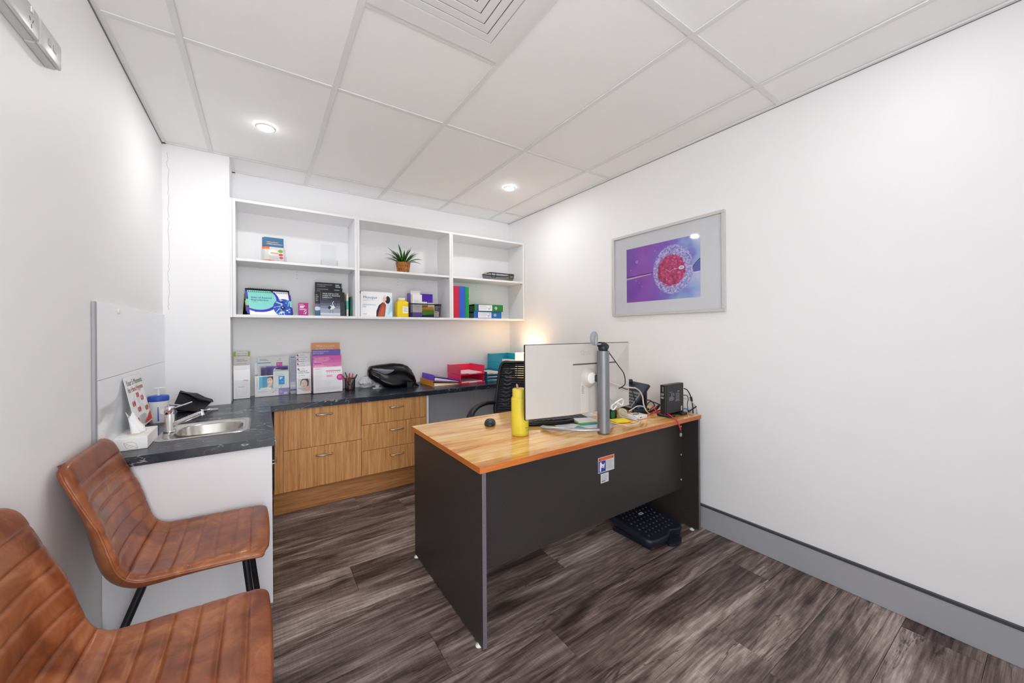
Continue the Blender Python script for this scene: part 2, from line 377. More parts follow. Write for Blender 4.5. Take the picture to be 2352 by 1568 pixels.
# ---- downlights
LENS = mat('downlight_lens', '#ffffff', .4, emit=95.)
def downlight(x, y, label, watts=DOWN_W):
    d = thing('downlight', label, 'light', (x, y, ZC), 0, 'ceiling downlights')
    MB().lathe([(.047, .004), (.052, .001), (.052, -.003), (.044, -.006), (.040, -.004), (.040, .003)], BAR, 28, caps=False).build('trim_ring', d)
    MB().lathe([(.0395, .002), (.0395, -.006), (.034, -.011), (.02, -.0145), (.002, -.0155)], LENS, 28).build('lens', d)
    L = bpy.data.lights.new('downlight_lamp', 'AREA'); L.shape = 'DISK'; L.size = .085; L.energy = watts; L.color = (.99, 1, .995); L.spread = math.radians(180)
    o = bpy.data.objects.new('downlight_lamp', L); COL.objects.link(o); o.parent = d; o.location = (0, 0, -.02)
downlight(.035, 2.66, 'round lit ceiling downlight above the sink bench')
downlight(1.775, 2.65, 'round lit ceiling downlight near the back right corner')
downlight(1.80, .30, 'round ceiling downlight nearest the right wall, above the bare floor', FRONT_W)
downlight(.035, .27, 'round ceiling downlight over the tan chairs', FRONT_W)
# ---- power outlet on left wall
po = thing('power_outlet', 'grey white double power outlet high on the left wall', 'outlet', (XL, 0, 0))
B('mounting_block', (0, 1.335, 2.048), (.022, 1.528, 2.122), GREY_PLATE, po, .003)
B('mounting_block', (0, 1.534, 2.048), (.022, 1.664, 2.122), GREY_PLATE, po, .003)
p1 = B('face_plate', (.0222, 1.336, 2.049), (.032, 1.527, 2.121), GREY_PLATE, po, .004, 2)
p2 = B('face_plate', (.0222, 1.535, 2.049), (.032, 1.663, 2.121), GREY_PLATE, po, .004, 2)
for y in (1.375, 1.485):
    sk = MB()
    for dy, dz, a in ((-.008, .004, .5), (.008, .004, -.5), (0, -.012, 0)):
        sk.box((-.0006, -.0012, -.005), (.0004, .0012, .005), mat('socket_slot', '#6f6f72', .6), 0, Matrix.Translation((.0323, y + dy, 2.076 + dz)) @ Matrix.Rotation(a, 4, 'X'))
    sk.build('socket', p1); B('switch', (.032, y - .006, 2.098), (.0345, y + .006, 2.114), WHITE_PL, p1, .001)
for y in (1.585, 1.615): B('data_port', (.032, y - .008, 2.076), (.0335, y + .008, 2.094), mat('port_grey', '#a9a9ab', .4), p2, .0005)
# ================================================================== SHELVES
SY, SB = 3.235, 3.535
units = [(-.156, .6625, 'left'), (.6635, 1.5005, 'middle'), (1.5015, 2.352, 'right')]
for x0, x1, w_ in units:
    u = thing('wall_shelf', {'left': 'white open wall shelf unit holding the teal flip chart', 'middle': 'white open wall shelf unit holding the potted plant', 'right': 'white open wall shelf unit holding the upright coloured ring binders'}[w_], 'shelf', (0, 0, 0), 0, 'white wall shelves')
    if w_ == 'left': B('filler_strip', (XP + .0005, SY, 1.382), (x0 - .001, SY + .018, 2.212), WHITE_LAM, u)
    B('side_panel', (x0, SY, 1.382), (x0 + .018, SB, 2.212), WHITE_LAM, u, .0012); B('side_panel', (x1 - .018, SY, 1.382), (x1, SB, 2.212), WHITE_LAM, u, .0012)
    B('top_panel', (x0 + .0182, SY, 2.194), (x1 - .0182, SB, 2.212), WHITE_LAM, u, .001); B('base_panel', (x0 + .0182, SY, 1.382), (x1 - .0182, SB, 1.402), WHITE_LAM, u, .001)
    B('back_panel', (x0 + .0182, 3.524, 1.4022), (x1 - .0182, SB, 2.1938), WHITE_LAM, u)
    B('shelf_board', (x0 + .019, SY + .004, 1.780), (x1 - .019, 3.5235, 1.798), WHITE_LAM, u, .001)
    ph = MB(); cx = (x0 + x1) / 2
    for z in (1.745, 1.715, 1.770): ph.lathe([(.0025, 0), (.0025, .0008)], GAP, 8, Matrix.Translation((cx, 3.5238, z)) @ Matrix.Rotation(PI / 2, 4, 'X'))
    for y in (3.27, 3.46):
        for z in (1.735, 1.755, 1.815, 1.835): ph.lathe([(.0025, 0), (.0025, .0008)], GAP, 8, Matrix.Translation((x1 - .0178, y, z)) @ Matrix.Rotation(-PI / 2, 4, 'Y'))
    tag(ph.build('pin_holes', u), None, None, None, 'stuff')
    B('shelf_pin', (x1 - .026, 3.268, 1.772), (x1 - .0182, 3.276, 1.7798), STEEL, u)
# ---- acrylic holders
def holder(name, label, x0, x1, y0, y1, z0, hb, hf, cat='brochure holder', group=None, tilt=0.):
    t_ = thing(name, label, cat, ((x0 + x1) / 2, y1, z0), 0, group); w2 = (x1 - x0) / 2; d = y1 - y0
    B('back_panel', (-w2, -.003, 0), (w2, 0, hb), ACRYL, t_); B('base_panel', (-w2, -d, 0), (w2, -.0032, .003), ACRYL, t_)
    B('front_panel', (-w2, -d - .003, 0), (w2, -d - .0002, hf), ACRYL, t_)
    for sx in (-1, 1): B('side_panel', (sx * w2, -d, .0032), (sx * (w2 - .002), -.0032, max(hf * .9, .03)), ACRYL, t_)
    return t_
def leaflet(name, label, cat, x0, x1, y, z0, h, th=.004, tilt=.05, body='#f2f2f2', fn=None, group=None, yaw=0.):
    w_ = x1 - x0; o = MB().box((-w_ / 2, 0, 0), (w_ / 2, th, h), P(body, .45), .0006).build(name, None, ((x0 + x1) / 2, y, z0), (-tilt, 0, yaw))
    tag(o, label, cat, group)
    if fn: s = Sheet(w_, h); fn(s, w_, h); s.build('cover_print', o, (-w_ / 2, 0, 0), *FR)
    return o
# shelf 1 top: magazines
holder('magazine_holder', 'clear acrylic holder with blue covered booklets on the upper left shelf', .022, .175, 3.395, 3.44, 1.7985, .205, .07)
def mag(s, w_, h):
    s.rect(0, 0, w_, h, '#d9d4cf').rect(0, h * .64, w_, h * .36, '#2f6d97').rect(0, h * .55, w_ * .25, h * .14, '#e07a3c', True)
    s.ell(w_ * .42, h * .42, w_ * .24, h * .13, '#e9e6e4').ell(w_ * .5, h * .22, w_ * .3, h * .14, '#ded9d6').rect(w_ * .3, h * .38, w_ * .4, h * .05, '#d9a07c')
    for k in range(5): s.rect(w_ * .22, h * (.14 + k * .035), w_ * .5, h * .008, '#8f8a8d', k > 0)
    s.ell(w_ * .83, h * .5, w_ * .13, h * .06, '#6fae3c').ell(w_ * .84, h * .36, w_ * .12, h * .045, '#c8304a', nl=True).ell(w_ * .86, h * .25, w_ * .11, h * .05, '#cf5560', nl=True)
    s.ell(w_ * .2, h * .02, w_ * .5, h * .12, '#e8732f').rect(w_ * .1, h * .80, w_ * .62, .007, '#d98a5c').text('DURING PREGNANCY', w_ * .1, h * .73, .0105, '#ffffff', bold=.04)
for k, (dx, dy) in enumerate(((0, 0), (-.008, .008), (-.016, .016))):
    leaflet('pregnancy_booklet', ('front blue booklet about pregnancy in the clear holder, upper left shelf', 'second blue booklet, just behind the front one, upper left shelf', 'rearmost blue booklet, its left edge peeping out, upper left shelf')[k], 'booklet', .034 + dx, .158 + dx, 3.402 + dy, 1.8025, .205 - k * .001, .004, .09, '#e8e8ea', mag, 'booklets on the upper left shelf', .05)
eh = holder('magazine_holder', 'empty clear acrylic holder on the upper left shelf', .425, .548, 3.43, 3.49, 1.7985, .215, .085)
# potted plant
pl = thing('potted_plant', 'small spiky green plant in a woven brown basket pot', 'plant', (1.085, 3.37, 1.7982))
WICK = NT('wicker'); WICK.base(WICK.ramp(WICK.noise(WICK.coord((1, 1, 1)), 60, 3), [(.3, '#6e3d12'), (.5, '#9c5f22'), (.7, '#c08442')])); WICK = WICK.m
prof = []; rows = 9
for i in range(rows * 4 + 1): prof.append((.049 + .015 * i / (rows * 4), .104 * i / (rows * 4)))
MB().lathe(prof + [(.058, .104), (.055, .09)], WICK, 96, mod=lambda th, i: 1 + .045 * math.sin(th * 14 + (i // 4) * PI) * abs(math.sin(PI * i / 4)) - .02 * (i % 4 == 0), caps=False).build('basket_pot', pl)
MB().lathe([(.02, .0), (.048, .001)], WICK, 24).build('pot_base', pl); MB().lathe([(.056, .088), (.03, .094), (.004, .096)], mat('potting_soil', '#2a1c12', .9), 24).build('soil', pl)
LEAF = NT('leaf_green', rough=.4); LEAF.base(LEAF.ramp(LEAF.noise(LEAF.coord((20, 20, 20)), 2, 3), [(.3, '#16340c'), (.5, '#2b5a17'), (.75, '#4e8a2c')])); LEAF = LEAF.m
lr = random.Random(11)
for k in range(34):
    az = k * 2.399 + lr.uniform(-.3, .3); el = (1.35 - .95 * (k / 33) ** .8) + lr.uniform(-.1, .1); L = lr.uniform(.14, .20) * (1 if k > 5 else .95); wd = lr.uniform(.014, .020); droop = lr.uniform(.25, .75) + .35 * (k / 33)
    vs = []; fs = []; N = 9; p = Vector((.012 * math.cos(az), .012 * math.sin(az), .092)); e = el; st = L / (N - 1)
    side = Vector((-math.sin(az), math.cos(az), 0))
    for i in range(N):
        u = i / (N - 1); wv = wd * (math.sin(PI * min(1, .18 + u * .82)) ** .8) if i < N - 1 else .0004
        d = Vector((math.cos(az) * math.cos(e), math.sin(az) * math.cos(e), math.sin(e))); nn = side.cross(d)
        vs += [p - side * wv * .5 + nn * wv * .18, p - nn * wv * .1, p + side * wv * .5 + nn * wv * .18]; p = p + d * st; e -= droop * 1.6 / N * (.4 + u)
    for i in range(N - 1): fs += [(3 * i, 3 * i + 1, 3 * i + 4, 3 * i + 3), (3 * i + 1, 3 * i + 2, 3 * i + 5, 3 * i + 4)]
    vs = [(a.x, min(a.y, .145), a.z) for a in vs]
    MB().add(vs, fs, LEAF, True).build('leaf', pl)
# wire tray
def wires(mb, p00, p10, p11, p01, nu, nv, r, m):
    p00, p10, p11, p01 = map(Vector, (p00, p10, p11, p01))
    for i in range(nu + 1): u = i / nu; mb.tube([p00.lerp(p10, u), p01.lerp(p11, u)], r, m, 4, cap=False)
    for j in range(nv + 1): v_ = j / nv; mb.tube([p00.lerp(p01, v_), p10.lerp(p11, v_)], r, m, 4, cap=False)
wt = thing('wire_tray', 'shallow black wire mesh tray on the upper right shelf', 'tray', (2.115, 3.385, 1.7985))
def ringpts(x, y, z, r=.012): return [(a, b, z) for a, b in rrect(-x, -y, x, y, r)]
T('rim', ringpts(.15, .085, .078, .02), .005, BLACKM, wt, 8, closed=True)
T('base_rim', ringpts(.135, .072, .004, .02), .003, BLACKM, wt, 6, closed=True)
mb = MB()
for a, b, c_, d in (((-.135, -.072, .004), (.135, -.072, .004), (.15, -.085, .078), (-.15, -.085, .078)), ((-.135, .072, .004), (.135, .072, .004), (.15, .085, .078), (-.15, .085, .078))): wires(mb, a, b, c_, d, 44, 10, .0008, BLACKM)
for sx in (-1, 1): wires(mb, (sx * .135, -.072, .004), (sx * .135, .072, .004), (sx * .15, .085, .078), (sx * .15, -.085, .078), 22, 10, .0008, BLACKM)
wires(mb, (-.135, -.072, .004), (.135, -.072, .004), (.135, .072, .004), (-.135, .072, .004), 40, 20, .0008, BLACKM); mb.build('wire_mesh', wt)
for sx in (-1, 1):
    T('handle', [(sx * .11 - .028, -.0875, .078), (sx * .11 - .024, -.088, .03), (sx * .11 + .024, -.088, .03), (sx * .11 + .028, -.0875, .078)], .004, BLACKM, wt, 6)
    B('wooden_grip', (sx * .15 - .006, -.03, .07), (sx * .15 + .006, .03, .088), mat('grip_wood', '#b59a77', .5), wt, .003)
# flip chart
fc = thing('flip_chart', 'spiral bound teal and white desk flip chart on black easel stand', 'flip chart', (-.058, 3.260, 1.4023), .20)
W_, H_ = .262, .215; lean = .45
def lp(u, v_, off=0): return (u, v_ * math.sin(lean) - off * math.cos(lean), v_ * math.cos(lean) + off * math.sin(lean))
Mf = Matrix.Rotation(-lean, 4, 'X')
MB().box((-.012, .004, 0), (W_ + .012, .0065, H_ + .004), BLACKP, .0005, Mf).build('front_board', fc)
Mb = Matrix.Translation((0, 2 * H_ * math.sin(lean), 0)) @ Matrix.Rotation(lean, 4, 'X')
MB().box((-.012, 0, 0), (W_ + .012, .0025, H_ + .004), BLACKP, .0005, Mb).build('back_board', fc)
B('base_board', (-.012, .006, 0), (W_ + .012, 2 * H_ * math.sin(lean) - .003, .002), BLACKP, fc)
MB().box((0, 0, .002), (W_, .0038, H_ - .012), PAPER, 0, Mf).build('page_block', fc)
s = Sheet(W_, H_ - .012); hh = H_ - .012
s.rect(0, 0, W_, hh, '#f4f4f6').ell(.068, .128, .128, .106, '#2f27c0', 48).ell(.062, .134, .118, .098, '#5d22b8', 48).ell(.062, .136, .115, .096, '#84d8cf', 48)
s.ell(.222, .062, .072, .078, '#2a55b8', 40)
ir = random.Random(5)
for k in range(40):
    a = ir.uniform(0, 2 * PI); q = .066 * math.sqrt(ir.random()); s.ell(.222 + q * math.cos(a), .062 + q * 1.05 * math.sin(a), ir.uniform(.004, .013), ir.uniform(.003, .010), ir.choice(['#8fc3ea', '#cfe6f6', '#1c2f86', '#4f8fd8', '#f0f7fb', '#223a9c', '#6bb4e4']), 8, nl=k % 6 > 0)
for k in range(9): a = ir.uniform(0, 2 * PI); s.line([(.222 + .03 * math.cos(a), .062 + .03 * math.sin(a)), (.222 + .07 * math.cos(a + .5), .062 + .07 * math.sin(a + .5))], .003, '#eef6fb')
s.ell(.214, .062, .017, .016, '#17215c').ell(.212, .066, .004, .004, '#ffffff')
s.text('Atlas of Assisted', .016, .136, .0195, '#2b2a86', bold=.04).text('Reproduction', .016, .116, .0195, '#2b2a86', bold=.04).bars(.019, .103, .05, 1, .01, '#5a9fa6', .003)
s.bars(.03, .022, .035, 1, .01, '#43326e', .006)
s.build('cover_print', fc, (0, 0, .002), (1, 0, 0), (0, math.sin(lean), math.cos(lean)))
for sx, tabs in ((-1, [('#5a35b8', .145), ('#7fd6cb', .078), ('#4a3ac2', .012)]), (1, [('#3a2fb0', .13), ('#7fd6cb', .075), ('#2b2aa8', .012)])):
    for c, v0 in tabs:
        x0 = -.016 if sx < 0 else W_; MB().box((x0, .0005, v0), (x0 + .016, .0028, v0 + .052), P(c), 0, Mf).build('index_tab', fc)
for c, v0 in (('#1d6a2a', .13), ('#d4b61e', .078), ('#b22230', .06), ('#237c2f', .03)): MB().box((-.021, .003, v0), (-.004, .0045, v0 + .04), P(c), 0, Mf).build('index_tab', fc)
sp = MB()
for k in range(22):
    x = .008 + k * (W_ - .016) / 21; c = Vector(lp(x, H_ - .004)); sp.tube([(x, c.y + .012 * math.cos(a) + .002, c.z + .011 * math.sin(a) + .002) for a in [2 * PI * i / 12 for i in range(12)]], .0014, BLACKP, 5, closed=True)
    q = Vector(lp(x, H_ - .026, .0006)); sp.box((x - .003, q.y - .0008, q.z), (x + .003, q.y + .0004, q.z + .006), BLACKP)
sp.build('spiral_binding', fc)
# pink box
pk = tag(B('medicine_box', (-.033, 0, 0), (.033, .03, .102), P('#b0247e'), None, .0008, 1, (.283, 3.33, 1.4023)), 'small magenta pink box between flip chart and black brochures', 'box')
s = Sheet(.066, .102); s.rect(.004, .088, .03, .004, '#e9b3d6').rect(.008, .074, .034, .006, '#ffffff').rect(.008, .064, .026, .006, '#ffffff', True).rect(.006, .05, .04, .005, '#f0cfe4').rect(.006, .042, .028, .0025, '#d98abf', True)
s.poly([(.03, .012), (.042, .02), (.056, .05), (.052, .052), (.04, .03)], '#f6dced').ell(.045, .03, .008, .016, '#f6dced', nl=True); s.build('box_print', pk, (-.033, 0, 0), *FR)
# dark brochures
holder('brochure_holder', 'clear tiered holder full of black infertility brochures', .358, .592, 3.318, 3.45, 1.4023, .285, .105)
def dk(lines, y0, grad=False, size=.0125):
    def f(s, w_, h):
        s.rect(0, 0, w_, h, '#17181d')
        for i, l_ in enumerate(lines): s.text(l_, w_ * .1, h - .022 - i * size * 1.15 + y0, size, '#c9cbd2')
    return f
def stork(s, w_, h):
    for i, c in enumerate(('#15161c', '#22232d', '#3a3c4c', '#5b5f74', '#8389a0', '#a7acc0')): s.rect(0, h * (.62 - i * .105), w_, h * .2 if i else h * .4, c)
    s.rect(0, 0, w_, h * .13, '#c9cdd8').rect(0, h * .055, w_, h * .04, '#f0f1f4')
    for i, l_ in enumerate(('YOUR STEP BY STEP', 'GUIDE TO TREATING', 'INFERTILITY')): s.text(l_, w_ * .10, h * .855 - i * .0155, .0136, '#eceef2')
    s.bars(w_ * .1, h * .66, .05, 2, .004, '#6d7080')
    s.poly([(w_ * .38, h * .30), (w_ * .5, h * .42), (w_ * .66, h * .40), (w_ * .76, h * .34), (w_ * .62, h * .27), (w_ * .48, h * .24)], '#f4f4f6').poly([(w_ * .36, h * .31), (w_ * .44, h * .40), (w_ * .55, h * .37), (w_ * .47, h * .25)], '#15151b')
    s.line([(w_ * .66, h * .40), (w_ * .60, h * .50), (w_ * .66, h * .58)], .004, '#f4f4f6').line([(w_ * .74, h * .36), (w_ * .82, h * .46), (w_ * .80, h * .56)], .004, '#15151b').line([(w_ * .5, h * .26), (w_ * .47, h * .08)], .002, '#22222a').line([(w_ * .6, h * .26), (w_ * .63, h * .08)], .002, '#22222a')
def blue_w(s, w_, h):
    s.rect(0, 0, w_, h, '#141419').rect(0, 0, w_, h * .5, '#3f6d8e').ell(w_ * .3, h * .3, w_ * .5, h * .08, '#d8e6ee').ell(w_ * .1, h * .42, w_ * .3, h * .03, '#c94d36')
    for i, l_ in enumerate(('IN', 'FER', 'IN', 'SPI')): s.text(l_, w_ * .1, h * .84 - i * .015, .0136, '#c9cbd2')
bz = 1.4055; G_ = 'dark brochures on the lower left shelf'
leaflet('fertility_brochure', 'tall black brochure at the rear left headed female infertility', 'brochure', .376, .520, 3.425, bz, .28, .004, .03, '#101014', dk(['FEMALE INFERTILITY', '& ASSISTED', ''], 0), G_)
leaflet('fertility_brochure', 'tall black brochure at the rear right of the tiered holder', 'brochure', .521, .578, 3.432, bz, .28, .004, .03, '#101014', lambda s, w_, h: s.rect(0, 0, w_, h, '#17181d').bars(.008, h - .02, .04, 2, .015, '#c9cbd2', .008), G_)
leaflet('fertility_brochure', 'black brochure of the middle tier headed overcoming', 'brochure', .372, .508, 3.39, bz, .238, .004, .03, '#101014', dk(['OVERCOMING', 'MALE'], 0), G_)
leaflet('fertility_brochure', 'narrow black brochure of the middle tier, right of the overcoming one', 'brochure', .51, .578, 3.397, bz, .236, .004, .03, '#101014', lambda s, w_, h: s.rect(0, 0, w_, h, '#17181d').bars(.006, h - .02, .05, 1, .015, '#c9cbd2', .005), G_)
leaflet('fertility_brochure', 'blue and black brochure at the left end of the front tier', 'brochure', .365, .42, 3.345, bz, .195, .004, .04, '#141419', blue_w, G_)
leaflet('fertility_brochure', 'plain black brochure behind the stork brochure, front tier', 'brochure', .462, .586, 3.349, bz, .198, .004, .04, '#101014', lambda s, w_, h: s.rect(0, 0, w_, h, '#1b1c22').rect(w_ * .75, 0, w_ * .25, h * .6, '#2e3240'), G_)
leaflet('fertility_brochure', 'front brochure with a white stork, guide to treating infertility', 'brochure', .402, .548, 3.328, bz, .205, .006, .05, '#e8e8ec', stork, G_)
tb_ = MB().box((0, 0, 0), (.012, .13, .19), P('#e9e2cf'), .0008).build('thin_book', None, (.598, 3.33, 1.4023)); tag(tb_, 'thin cream book with teal band standing beside the black brochures', 'book')
B('cover_band', (-.0003, -.0004, .06), (.0123, .08, .13), P('#58b9b2'), tb_)
tag(MB().box((0, 0, 0), (.007, .16, .17), P('#2f7f7c'), .0008).build('thin_book', None, (.628, 3.34, 1.4023), (0, .03, 0)), 'thin dark teal book against the shelf divider', 'book')
# demonstration box
db = thing('demonstration_box', 'white demonstration box printed with a woman in an orange jacket', 'box', (.700, 3.30, 1.4023), .04)
B('carton', (0, 0, 0), (.268, .085, .215), P('#f0f1f3'), db, .002)
B('spine_cap', (-.0008, .001, .196), (.02, .084, .2165), P('#2b2c3a'), db)
s = Sheet(.268, .215); s.poly([(.19, 0), (.268, 0), (.268, .19), (.235, .15), (.205, .07)], '#cfe4ef').poly([(.225, .02), (.268, .05), (.268, .13), (.245, .1)], '#a9cfe2')
s.poly([(.128, 0), (.13, .05), (.15, .1), (.185, .13), (.2, .1), (.19, 0)], '#23243c').poly([(.138, 0), (.15, .05), (.168, .105), (.195, .13), (.213, .108), (.207, .05), (.2, 0)], '#a4482b').poly([(.15, 0), (.17, .06), (.19, .11), (.197, .06), (.19, 0)], '#b9583a')
s.ell(.226, .15, .023, .033, '#20222e').poly([(.186, .135), (.183, .158), (.192, .178), (.213, .182), (.217, .15), (.2, .128)], '#e6c0ab').ell(.205, .178, .014, .009, '#efd6c6')
s.text('Menopur', .02, .155, .032, '#2f7fb6', bold=.02).rect(.02, .143, .09, .0018, '#b9b9c2').rect(.02, .137, .05, .0018, '#b9b9c2', True).text('DEMONSTRATION', .018, .097, .0155, '#5aa5cb', sx=.82).text('BOX', .018, .08, .0155, '#5aa5cb', sx=.82).rect(.02, .022, .03, .005, '#8fbfd8')
s.build('box_print', db, (0, 0, 0), *FR)
s = Sheet(.215, .085); s.text('Menopur', .10, .03, .024, '#3f86b8'); s.build('spine_print', db, (0, .003, .215), (0, 0, -1), (0, 1, 0))
# yellow bottle
yb = thing('yellow_bottle', 'yellow square shouldered bottle with white cap', 'bottle', (1.06, 3.345, 1.4023))
def rr3(hx, hy, z, r): return [(a, b, z) for a, b in rrect(-hx, -hy, hx, hy, r, 5)]
YEL = P('#f2d21a', .35)
MB().loft([rr3(.047, .047, 0, .012), rr3(.0515, .0515, .005, .014), rr3(.0515, .0515, .128, .014), rr3(.047, .047, .140, .014), rr3(.033, .033, .149, .02), rr3(.030, .030, .154, .0295)], YEL, True, None, True, True).build('body', yb)
MB().lathe([(.031, .1542), (.033, .156), (.033, .172), (.031, .174)], P('#ece8d8'), 24).build('cap', yb)
s = Sheet(.05, .058); s.rect(0, 0, .05, .058, '#f1f0ec').bars(.005, .048, .04, 5, .007, '#9a9aa0').rect(.006, .012, .036, .003, '#5b79b5'); s.build('sticker', yb, (-.006, -.0518, .038), *FR)
# black mesh basket and contents
bk = thing('mesh_basket', 'black wire mesh basket of packets on the lower middle shelf', 'basket', (1.262, 3.372, 1.4023))
T('rim', ringpts(.152, .098, .122, .012), .005, BLACKM, bk, 8, closed=True); T('base_rim', ringpts(.14, .09, .004, .012), .003, BLACKM, bk, 6, closed=True)
mb = MB()
for sy in (-1, 1): wires(mb, (-.14, sy * .09, .004), (.14, sy * .09, .004), (.152, sy * .098, .122), (-.152, sy * .098, .122), 46, 18, .0006, BLACKM)
for sx in (-1, 1): wires(mb, (sx * .14, -.09, .004), (sx * .14, .09, .004), (sx * .152, .098, .122), (sx * .152, -.098, .122), 30, 18, .0006, BLACKM)
mb.build('wire_mesh', bk); B('base_sheet', (-.138, -.088, .001), (.138, .088, .003), BLACKM, bk)
def item(name, label, cat, a, b, c, loc, rot=(0, 0, 0), bev=.001, seg=1, group=None): return tag(B(name, a, b, P(c), None, bev, seg, loc, rot), label, cat, group)
gb = 'packets in the black mesh basket'; z0 = 1.4065
wb = item('white_carton', 'open topped white carton with lilac base, front left of basket', 'box', (-.045, 0, 0), (.045, .045, .205), '#e9e7e6', (1.187, 3.288, z0), (0, 0, .06), .0008, 1, gb)
B('lilac_band', (-.0455, -.0005, 0), (.0455, .0455, .042), P('#7a5fc0'), wb); MB().box((-.045, -.002, .205), (.045, .0, .235), P('#e3dcd5'), 0, Matrix.Translation((0, .045, 0))).build('open_flap', wb); B('flap_lip', (-.047, .03, .235), (.047, .046, .239), P('#f2f0ee'), wb)
s = Sheet(.09, .205); s.bars(.012, .15, .05, 4, .012, '#cfc7cc'); [s.rect(.02 + k * .012, .06, .002, .09, '#c9bcc6', True) for k in range(5)]; s.build('box_print', wb, (-.045, 0, 0), *FR)
item('purple_box', 'purple box standing at the back of the basket', 'box', (-.062, 0, 0), (.062, .045, .225), '#5322b4', (1.318, 3.404, z0), (0, 0, -.02), .001, 1, gb)
item('lilac_box', 'lilac box corner peeping behind the white carton', 'box', (-.03, 0, 0), (.03, .05, .222), '#7d68b8', (1.168, 3.37, z0), (0, 0, .1), .001, 1, gb)
item('card_packet', 'white card packet with rounded tab in the basket', 'packet', (-.045, 0, 0), (.045, .006, .150), '#eeece8', (1.275, 3.385, z0), (-.05, 0, 0), .002, 1, gb)
item('card_packet', 'cream card packet at the right of the basket', 'packet', (-.035, 0, 0), (.035, .006, .140), '#ece5cf', (1.352, 3.37, z0), (-.05, 0, 0), .002, 1, gb)
item('brown_packet', 'brown paper packet in the middle of the basket', 'packet', (-.035, 0, 0), (.035, .012, .115), '#9a5a2a', (1.278, 3.345, z0), (-.06, 0, 0), .004, 2, gb)
item('yellow_packet', 'mustard yellow packet in the basket', 'packet', (-.06, 0, 0), (.06, .03, .085), '#c09a2a', (1.305, 3.308, z0 + .012), (-.05, -.12, 0), .01, 2, gb)
item('green_packet', 'green sachet lying under the yellow packet in the basket', 'packet', (-.055, 0, 0), (.055, .02, .038), '#5a9a1c', (1.29, 3.287, z0 + .02), (0, -.1, 0), .006, 2, gb)
item('navy_pouch', 'navy blue pouch at the bottom of the basket', 'packet', (-.06, 0, 0), (.06, .03, .03), '#1c2f55', (1.30, 3.29, z0 - .002), (0, 0, 0), .008, 2, gb)
rw = item('pill_packet', 'small white and red packet at the front right of the basket', 'packet', (-.026, 0, 0), (.026, .012, .055), '#dad7d6', (1.372, 3.287, z0), (0, .06, 0), .001, 1, gb)
s = Sheet(.052, .055); s.rect(.004, .042, .03, .005, '#b02838').rect(.044, .01, .008, .045, '#b8505c', True).bars(.006, .03, .03, 4, .007, '#8b8689'); s.build('box_print', rw, (-.026, 0, 0), *FR)
# ring binders upright
for x0, x1, c, n_ in ((1.522, 1.586, '#c4213f', 'red'), (1.5875, 1.651, '#2f5cc4', 'blue'), (1.6525, 1.690, '#0f9a3c', 'green')):
    h_ = .305 - .004 * (n_ == 'green'); b = thing('ring_binder', n_ + ' ring binder standing upright on the lower right shelf', 'binder', (x0, 3.246, 1.4023), 0, 'upright ring binders'); w_ = x1 - x0; m = P(c, .45)
    B('spine', (0, 0, 0), (w_, .003, h_), m, b, .001); B('cover', (0, .0032, 0), (.0028, .262, h_), m, b, .001); B('cover', (w_ - .0028, .0032, 0), (w_, .262, h_), m, b, .001)
    B('page_block', (.004, .02, .006), (w_ - .004, .25, h_ - .012), PAPER, b)
    if n_ == 'green': MB().lathe([(.004, 0), (.004, .001)], PAPER, 10, Matrix.Translation((w_ - .003, -.0003, .19)) @ Matrix.Rotation(PI / 2, 4, 'X')).build('punch_ring', b)
# lever arch files lying
def lever(name, label, x, y, z, c, L_, H_, rz):
    f = thing(name, label, 'binder', (x, y, z), rz, 'lying lever arch files'); m = P(c, .42)
    B('spine', (0, 0, 0), (L_, .003, H_), m, f, .001); B('cover', (0, .0032, 0), (L_, .25, .0028), m, f, .001); B('cover', (0, .0032, H_ - .0028), (L_, .25, H_), m, f, .001); B('page_block', (.012, .02, .0035), (L_ - .006, .24, H_ - .014), mat('paper_edges', '#6a6a6c', .8), f)
    s = Sheet(L_, H_); s.rect(.028, .006, .018, H_ - .012, '#2f3fc0').rect(.046, .006, .155, H_ - .012, '#eceaf0').bars(.055, H_ - .018, .1, 4, .011, '#bfc0cc').rect(.16, .02, .01, .012, '#5f62a8').bars(.175, H_ - .02, .014, 4, .009, '#6f70a0'); s.build('spine_label', f, (0, 0, 0), *FR)
    MB().lathe([(.017, 0), (.017, .002), (.010, .002), (.009, -.001)], STEEL, 20, Matrix.Translation((.245, -.0003, H_ / 2)) @ Matrix.Rotation(PI / 2, 4, 'X')).build('finger_ring', f)
lever('lever_arch_file', 'blue lever arch file lying flat at the bottom of the pair', 1.756, 3.268, 1.4023, '#1c6cb8', .322, .070, .0)
lever('lever_arch_file', 'green lever arch file lying flat on the blue one', 1.760, 3.262, 1.4728, '#1a7a35', .330, .070, -.02)
